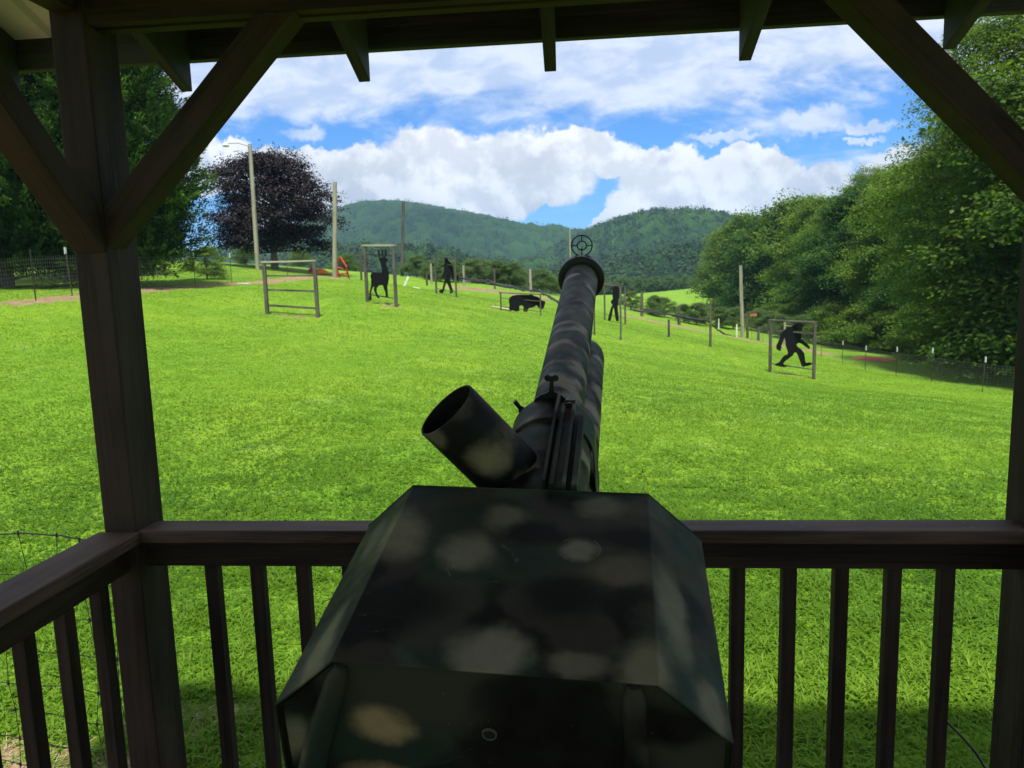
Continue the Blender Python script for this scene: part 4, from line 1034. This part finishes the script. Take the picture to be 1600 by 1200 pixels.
# far hedge rows above the green mound
hd = 0
LIB['hedge'] = dict(LIB['bush']); LIB['hedge']['me'] = None; LIB['hedge']['mt'] = M_orch
HV, HF, HA = [], [], []
for i in range(46):
    px = 925+i*5.2; r_ = random.uniform(.8, 1.2); Z = 232+random.uniform(-3, 3); q_ = foot(px, 455, Z)
    idx = rng.choice(len(LIB['bush']['F']), 900, replace=False); Vb = LIB['bush']['V'].reshape(-1, 4, 3)[idx]
    c_ = Vb.mean(1, keepdims=True); Vb = c_ + (Vb-c_)*3.0
    HV.append((Vb*np.array([1.1, 1.1, 1.5])*r_ + np.array(q_)).reshape(-1, 3)); HA.append(np.repeat(rng.random(900)*.7+.1, 4))
HV = np.concatenate(HV); HA = np.concatenate(HA)
o = raw_mesh('far_hedgerow', HV, np.arange(len(HV)).reshape(-1, 4), M_orch, cols={'var': HA}); tag(o, 'long low row of far orchard bushes above the green mound', 'hedgerow', kind='stuff')

# purple-leaved tree
tree_proto('purple', 8, 9.6, 4.9, 1.2, 62000, .17, M_purple, .26, 52)
q_ = foot(430, 427, 60); H = (427-249)/FPX*60; k_ = H/9.6
put_tree('purple', 'round dark purple leaved tree behind the pale utility pole', 'tree', q_, (k_*1.19, k_*1.19, k_), .5, name='purple_tree')
# bright bush left of the purple tree and low greens
for i, (px, Z, yt, yb, w_, lb, mt_) in enumerate([(322, 36, 366, 416, 1.1, 'bright green bush between the cedar and the utility pole', M_leaf2), (385, 66, 385, 418, 1.3, 'dark green bush left of the utility pole foot', M_leaf), (470, 72, 392, 420, 1.2, 'green bush beneath the right side of the purple tree', M_leaf2), (540, 110, 395, 432, 1.2, 'far green bush right of the second pale pole', M_leaf),
                                           (60, 60, 380, 440, 1.6, 'dark bush behind the left fence', M_leaf)]):
    q_ = foot(px, yb, Z); k_ = (yb-yt)/FPX*Z/3.0; put_tree('bush', lb, 'bush', q_, (k_*w_, k_*w_, k_), i*2.1, name='leafy_bush', mt_=mt_)

# cedars: shaggy upswept sprays
def cedar(label, q_, H, R, seed, nsp, z0=.5):
    r = np.random.default_rng(seed); root = thing('cedar_tree', label, 'tree', q_)
    # branches: plume ends
    nb_ = 300; P0 = []; P1 = []
    for i in range(nb_):
        t = (i+.5)/nb_; z = z0+(H-z0)*t; env = R*(1-t**1.5)**.75*(.8+.35*r.random())*(.68+.32*min(1, t*4)); a = i*2.399+r.uniform(-.3, .3)
        P0.append((0, 0, z-.1*env)); P1.append((math.cos(a)*env, math.sin(a)*env, z+.16*env*r.uniform(.2, 1.2)))
    P0 = np.array(P0); P1 = np.array(P1)
    L = np.linalg.norm(P1-P0, axis=1); npl = nsp//42; k = r.choice(nb_, npl, p=L/L.sum()); s_ = r.random(npl)**.45
    pc = P0[k]+(P1[k]-P0[k])*s_[:, None] + r.normal(0, 1, (npl, 3))*np.array([.28, .28, .22])
    pd = (P1-P0)[k]/L[k][:, None]*.9 + np.array([0, 0, .55]) + r.normal(0, .35, (npl, 3)); pd /= np.linalg.norm(pd, axis=1)[:, None]
    pl_ = r.uniform(.7, 1.5, npl); pv = np.clip(.02+.75*r.random(npl)**1.7*(.35+.65*s_), 0, 1)  # dark crown interior and highlighted tips are put into the leaf tone
    V = []; A = []; m_ = 84
    for j in range(m_):
        t = r.random(npl)**.8; o_ = pc + pd*(t*pl_)[:, None] + r.normal(0, 1, (npl, 3))*(.20*(1.12-t)*pl_)[:, None]*np.array([1, 1, .6])
        dj = pd + r.normal(0, .42, (npl, 3)); dj /= np.linalg.norm(dj, axis=1)[:, None]; ln = r.uniform(.10, .22, npl)
        sd = np.cross(dj, r.normal(0, 1, (npl, 3))); sd /= np.linalg.norm(sd, axis=1)[:, None]; wd = .014+.018*r.random(npl)
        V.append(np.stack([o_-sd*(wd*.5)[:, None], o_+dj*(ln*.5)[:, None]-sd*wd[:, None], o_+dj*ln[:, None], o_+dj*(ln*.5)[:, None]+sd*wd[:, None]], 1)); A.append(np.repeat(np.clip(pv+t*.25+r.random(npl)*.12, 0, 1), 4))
    V = np.concatenate([v_.reshape(-1, 3) for v_ in V]); A = np.concatenate(A)
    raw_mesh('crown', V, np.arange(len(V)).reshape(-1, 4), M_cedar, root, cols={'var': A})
    b_ = MB(); b_.tube([(0, 0, -.4), (.05, 0, H*.5), (0, .03, H*.95)], [.30, .19, .04], 10)
    for i in range(0, nb_, 3): b_.tube([P0[i], (P0[i]+P1[i])/2, P0[i]+(P1[i]-P0[i])*.9], [.045, .03, .01], 5)
    o_ = b_.build('trunk', M_bark, None, True); o_.parent = root
cedar('large dark cedar behind the left post with highlights coloured into its tips', foot(196, 432, 30), 12.8, 2.75, 21, 130000)
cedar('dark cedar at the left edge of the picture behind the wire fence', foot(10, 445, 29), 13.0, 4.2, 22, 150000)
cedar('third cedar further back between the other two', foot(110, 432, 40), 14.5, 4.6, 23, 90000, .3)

# ------------------------------------------------------------------ mountains
def ridge(pts):
    xs = [p[0] for p in pts]; ys = [p[1] for p in pts]
    return lambda q: np.interp(q, xs, ys)
def hz_y(px): return 446.44 - .02973*(px-800)
def mountain(name, px0, px1, npx, Z0, Z1, nz, ytop, zfoot, seed, cell0, cell1, spur, shape=1.0):
    px = np.linspace(px0, px1, npx); t = np.linspace(0, 1, nz); ytp = ytop(px)
    dirs = np.array([CM.T @ np.array([(p_-800)/FPX, 0, 1.0]) for p_ in (px0, px1)])
    Zs = Z0*(Z1/Z0)**t
    PX, ZZ = np.meshgrid(px, Zs); T = np.meshgrid(px, t)[1]
    DX = (PX-800)/FPX*ZZ
    # plan position: along camera's level axes
    fx, fy = -math.sin(YAW), math.cos(YAW); rx_, ry_ = math.cos(YAW), math.sin(YAW)
    X = EYE[0]+fx*ZZ+rx_*DX; Y = EYE[1]+fy*ZZ+ry_*DX
    crest = np.array([at(a_, b_, Z1)[2] for a_, b_ in zip(px, ytp)])
    fwdh = np.array([-math.sin(YAW), math.cos(YAW), 0]); hd_ = np.array([float((at(a_, b_, Z1)-EYE)@fwdh) for a_, b_ in zip(px, ytp)])
    crest = EYE[2] + (crest-EYE[2])*Z1/hd_ - cell0*.55
    foldn = (vnoise(X.ravel(), Y.ravel(), spur, seed)-.5).reshape(X.shape) + .5*(vnoise(X.ravel(), Y.ravel(), spur*.42, seed+1)-.5).reshape(X.shape)
    sf = (zfoot-EYE[2])/Z0; sc_ = (crest-EYE[2])/Z1; fold = foldn*1.35*np.sin(math.pi*T)**.8
    g_ = np.clip(T**shape + fold, 0, 2); cap_ = .955+.045*T; g_ = np.where(g_ > cap_-.08, cap_-.08*np.exp(-np.clip(g_-cap_+.08, 0, 9)/.08), g_)
    z = EYE[2] + (sf*(1-g_) + sc_[None, :]*g_)*ZZ
    # canopy: cellular domes, cell size grows with distance
    var = np.zeros(X.size); dome = np.zeros(X.size)
    xr_, yr_ = X.ravel(), Y.ravel()
    for cs, amp in ((cell0, 1.0), (cell1, .55)):
        xi = np.floor(xr_/cs); yi = np.floor(yr_/cs); best = np.full(X.size, 9.0); bv = np.zeros(X.size)
        for ox in (-1, 0, 1):
            for oy in (-1, 0, 1):
                cx_, cy_ = xi+ox, yi+oy
                h1 = np.abs(np.sin(cx_*127.1+cy_*311.7+seed)*43758.5453) % 1; h2 = np.abs(np.sin(cx_*269.5+cy_*183.3+seed)*43758.5453) % 1; h3 = (h1*7.31+h2*3.7) % 1
                dd = np.hypot(xr_/cs-(cx_+h1), yr_/cs-(cy_+h2))/(.75+.5*h3); mm = dd < best; best = np.where(mm, dd, best); bv = np.where(mm, h3, bv)
        dome += amp*cs*.62*np.sqrt(np.clip(1-(best*1.15)**2, 0, 1))*(.6+.8*bv); var += amp*bv*.6
    z = z + dome.reshape(X.shape) + (rng.random(X.shape)-.5)*cell1*.12
    patch = vnoise(xr_, yr_, spur*.5, seed+4)
    var = np.clip(var*.62 + (patch-.5)*.5 + .05, 0, 1)
    n0, n1 = X.shape; i_, j_ = np.meshgrid(np.arange(n0-1), np.arange(n1-1), indexing='ij')
    F_ = np.stack([i_*n1+j_, i_*n1+j_+1, (i_+1)*n1+j_+1, (i_+1)*n1+j_], -1).reshape(-1, 4)
    # back slope so the hill is solid from the side
    Xb = X[-1]+fx*Z1*.5; Yb = Y[-1]+fy*Z1*.5; V = np.stack([X.ravel(), Y.ravel(), z.ravel()], 1)
    V = np.concatenate([V, np.stack([Xb, Yb, np.full(n1, zfoot-20)], 1)]); o0 = n0*n1; l0 = (n0-1)*n1
    j = np.arange(n1-1); F2 = np.stack([l0+j, l0+j+1, o0+j+1, o0+j], -1); F_ = np.concatenate([F_, F2])
    var = np.concatenate([var, np.full(n1, .3)])
    m_, n_m = mat('forest_canopy_'+name)
    a = n_m.n('ShaderNodeAttribute', attribute_name='var').outputs['Fac']; Pn = n_m.n('ShaderNodeNewGeometry').outputs['Position']
    fn_ = n_m.noise(Pn, .45, 4, .7).outputs[0]; rk = n_m.noise(Pn, .012, 4, .6).outputs[0]
    c = n_m.mix(n_m.mr(a, .05, .75, smooth=False), (.006, .022, .006), (.040, .098, .014)); c = n_m.mix(n_m.mr(fn_, .35, .65, .65, 0), c, (.007, .022, .006))
    finish(n_m, c, .95, bump=fn_, bstr=1.0, bdist=1.2, spec=.05)
    o_ = raw_mesh(name, V, F_, m_, cols={'var': var}, smooth=False); tag(o_, kind='structure'); return o_
r_far = ridge([(-500, 420), (0, 410), (250, 402), (330, 392), (400, 372), (450, 358), (500, 345), (535, 333), (560, 324), (590, 318), (620, 317.5), (660, 321), (700, 328), (740, 336), (800, 346), (850, 354), (900, 358), (960, 358), (1000, 352), (1100, 350), (1300, 360), (1600, 380), (2100, 400)])
r_near = ridge([(700, 470), (800, 432), (850, 405), (880, 388), (905, 375), (940, 360), (970, 347), (1000, 340), (1040, 335.5), (1080, 335), (1120, 339), (1150, 344), (1185, 352), (1230, 362), (1300, 375), (1600, 400), (2100, 420)])
r_mid = ridge([(-500, 430), (300, 425), (420, 412), (520, 398), (600, 394), (660, 400), (720, 402), (800, 410), (860, 412), (900, 405), (960, 408), (1020, 412), (1080, 400), (1140, 396), (1250, 400), (1600, 420), (2100, 430)])
mountain('mountain', -300, 2000, 1500, 900, 2300, 240, r_far, -6, 3, 17, 9, 420, .80)
mountain('hill', 700, 1900, 1100, 520, 1250, 240, r_near, -10, 12, 13, 7, 240, .80)
mountain('foothill', -300, 1900, 1500, 330, 620, 130, r_mid, -11, 31, 10, 5.5, 120, .9)

# loose tree tops over the lower forest so that it reads as foliage
def forest(name, label, px0, px1, Z0, Z1, ntree, hmin, hmax, quads, surf_names):
    from mathutils.bvhtree import BVHTree
    deps = bpy.context.evaluated_depsgraph_get(); V = []; A = []
    hosts = [bpy.data.objects[s_] for s_ in surf_names]; r = np.random.default_rng(5)
    for i in range(ntree):
        Z = Z0*(Z1/Z0)**r.random(); px = r.uniform(px0, px1)
        fx, fy = -math.sin(YAW), math.cos(YAW); DX = (px-800)/FPX*Z
        x = EYE[0]+fx*Z+math.cos(YAW)*DX; y = EYE[1]+fy*Z+math.sin(YAW)*DX; zz = -1e9
        for h_ in hosts:
            ok, loc_, nn_, _ = h_.ray_cast(Vector((x, y, 900)), Vector((0, 0, -1)))
            if ok: zz = max(zz, loc_.z)
        if zz < -100: zz = -10
        h = r.uniform(hmin, hmax); rad = h*r.uniform(.28, .42)
        d = r.normal(0, 1, (quads, 3)); d /= np.linalg.norm(d, axis=1)[:, None]; d[:, 2] = np.abs(d[:, 2])*1.25-.25
        P = np.array([x, y, zz-h*.25]) + d*np.array([rad, rad, h*.62])*r.uniform(.75, 1.05, (quads, 1))
        v_, f_ = leaves(P, d+np.array([0, 0, .4]), r.uniform(.7, 1.3, quads)*rad*.42, .8, .5, r)
        V.append(v_); A.append(np.repeat(np.clip(r.random()*.75+r.normal(0, .12, quads), 0, 1), 4))
    V = np.concatenate(V); A = np.concatenate(A)
    o_ = raw_mesh(name, V, np.arange(len(V)).reshape(-1, 4), M_hill, cols={'var': A}); tag(o_, label, 'forest', kind='stuff')
forest('foothill_forest', 'dense far forest at the foot of the mountains', 420, 1250, 340, 900, 5200, 9, 15, 46, ['foothill', 'hill', 'mountain'])
forest('mountain_forest', 'hazy forest of tree tops covering the upper mountain slopes', 420, 1300, 900, 2250, 9000, 9, 17, 14, ['hill', 'mountain'])

# ------------------------------------------------------------------ grass
def grass(n, d0, d1, blade, width, name, label, power=1.0):
    r = np.random.default_rng(int(d1*10)); u_ = r.random(n); dist = d0*(d1/d0)**u_ if power == 1.0 else d0 + (d1-d0)*u_**power
    a = np.radians(r.uniform(-43, 43, n)) - YAW
    x = dist*np.sin(a); y = dist*np.cos(a) - 1.9
    ok = (y > .26) ; x, y, dist = x[ok], y[ok], dist[ok]
    dm = dirt_mask(x, y); keep = r.random(len(x)) > dm*.93; x, y, dist = x[keep], y[keep], dist[keep]; n = len(x)
    # clumps
    cl = vnoise(x, y, .32, 2)*.5 + vnoise(x, y, .11, 5)*.5; keep = r.random(n) < (.30+cl*1.1); x, y, dist, cl = x[keep], y[keep], dist[keep], cl[keep]; n = len(x)
    z = ground(x, y) + (vnoise(x, y, 1.7, 9)-.5)*.05 + (vnoise(x, y, .45, 8)-.5)*.025 - .004
    gw = 1+np.clip(dist-4, 0, 60)/14; L = blade*r.uniform(.45, 1.25, n)*(.55+.9*cl)*(1-.35*np.clip((dist-4)/12, 0, 1)); w = width*r.uniform(.6, 1.5, n)*gw
    az = r.uniform(0, 2*math.pi, n); el = np.radians(r.uniform(8, 62, n)); bend = r.uniform(.25, .9, n)
    dx_, dy_ = np.cos(az), np.sin(az); sx, sy = -dy_, dx_
    base = np.stack([x, y, z], 1); side = np.stack([sx, sy, np.zeros(n)], 1)*w[:, None]*.5
    d1_ = np.stack([dx_*np.cos(el), dy_*np.cos(el), np.sin(el)], 1); el2 = el-bend; d2_ = np.stack([dx_*np.cos(el2), dy_*np.cos(el2), np.sin(el2)], 1)
    m1 = base + d1_*(L*.5)[:, None]; tp_ = m1 + d2_*(L*.5)[:, None]; tp_[:, 2] = np.maximum(tp_[:, 2], z+.004)
    V = np.stack([base-side*.6, m1-side, tp_, m1+side], 1).reshape(-1, 3)
    big = vnoise(x, y, 2.3, 6)*.5+vnoise(x, y, .7, 16)*.5; big2 = vnoise(x*.45, y, 3.2, 26); var = np.clip(.20+.28*r.random(n)+.6*(big-.42)+.60*(big2-.45)+.3*(cl-.5), 0, 1)
    o_ = raw_mesh(name, V, np.arange(n*4).reshape(-1, 4), M_grass, cols={'var': np.repeat(var, 4)}); tag(o_, label, 'grass', kind='stuff')
grass(600000, 2.3, 50, .082, .0085, 'lawn_grass', 'short bright green lawn grass in front of the gazebo')
grass(330000, 4, 55, .075, .0075, 'far_lawn_grass', 'sunlit mown grass across the sloping lawn with the targets', power=.9)
# dry straw on the bare soil
r = np.random.default_rng(99); n = 9000; x = r.uniform(-3.2, 3.0, n); y = r.uniform(.24, 1.3, n); dm = dirt_mask(x, y); k = r.random(n) < dm*.8; x, y = x[k], y[k]; n = len(x)
z = ground(x, y)+(vnoise(x, y, 1.7, 9)-.5)*.05 + (vnoise(x, y, .45, 8)-.5)*.025+.006; az = r.uniform(0, 6.28, n); L = r.uniform(.02, .11, n); w = .0014
dv = np.stack([np.cos(az), np.sin(az), r.normal(0, .12, n)], 1)*L[:, None]; sd = np.stack([-np.sin(az), np.cos(az), np.zeros(n)], 1)*w; B = np.stack([x, y, z], 1)
V = np.stack([B-sd, B+dv-sd, B+dv+sd, B+sd], 1).reshape(-1, 3)
tag(raw_mesh('dry_straw', V, np.arange(n*4).reshape(-1, 4), plain('straw', (.36, .28, .17), .8)), 'dry dead grass stems scattered on the bare soil by the gazebo', 'straw', kind='stuff')

# ------------------------------------------------------------------ haze
HZ = True
if HZ:
    me = bpy.data.meshes.new('haze'); x0, x1, y0, y1, z0, z1 = -6800, 6800, -6800, 6800, -45, 340
    me.from_pydata([(x0, y0, z0), (x1, y0, z0), (x1, y1, z0), (x0, y1, z0), (x0, y0, z1), (x1, y0, z1), (x1, y1, z1), (x0, y1, z1)], [], [(0, 3, 2, 1), (4, 5, 6, 7), (0, 1, 5, 4), (1, 2, 6, 5), (2, 3, 7, 6), (3, 0, 4, 7)])
    hz = bpy.data.objects.new('haze', me); COL.objects.link(hz); tag(hz, 'thin bluish summer haze in the air', 'haze', kind='stuff')
    m_, n_ = mat('haze_air'); pv = n_.n('ShaderNodeVolumePrincipled', {'Color': (.42, .68, 1.0, 1), 'Density': .00017, 'Anisotropy': .0})
    n_.n('ShaderNodeOutputMaterial', {'Volume': pv.outputs[0]}); me.materials.append(m_)
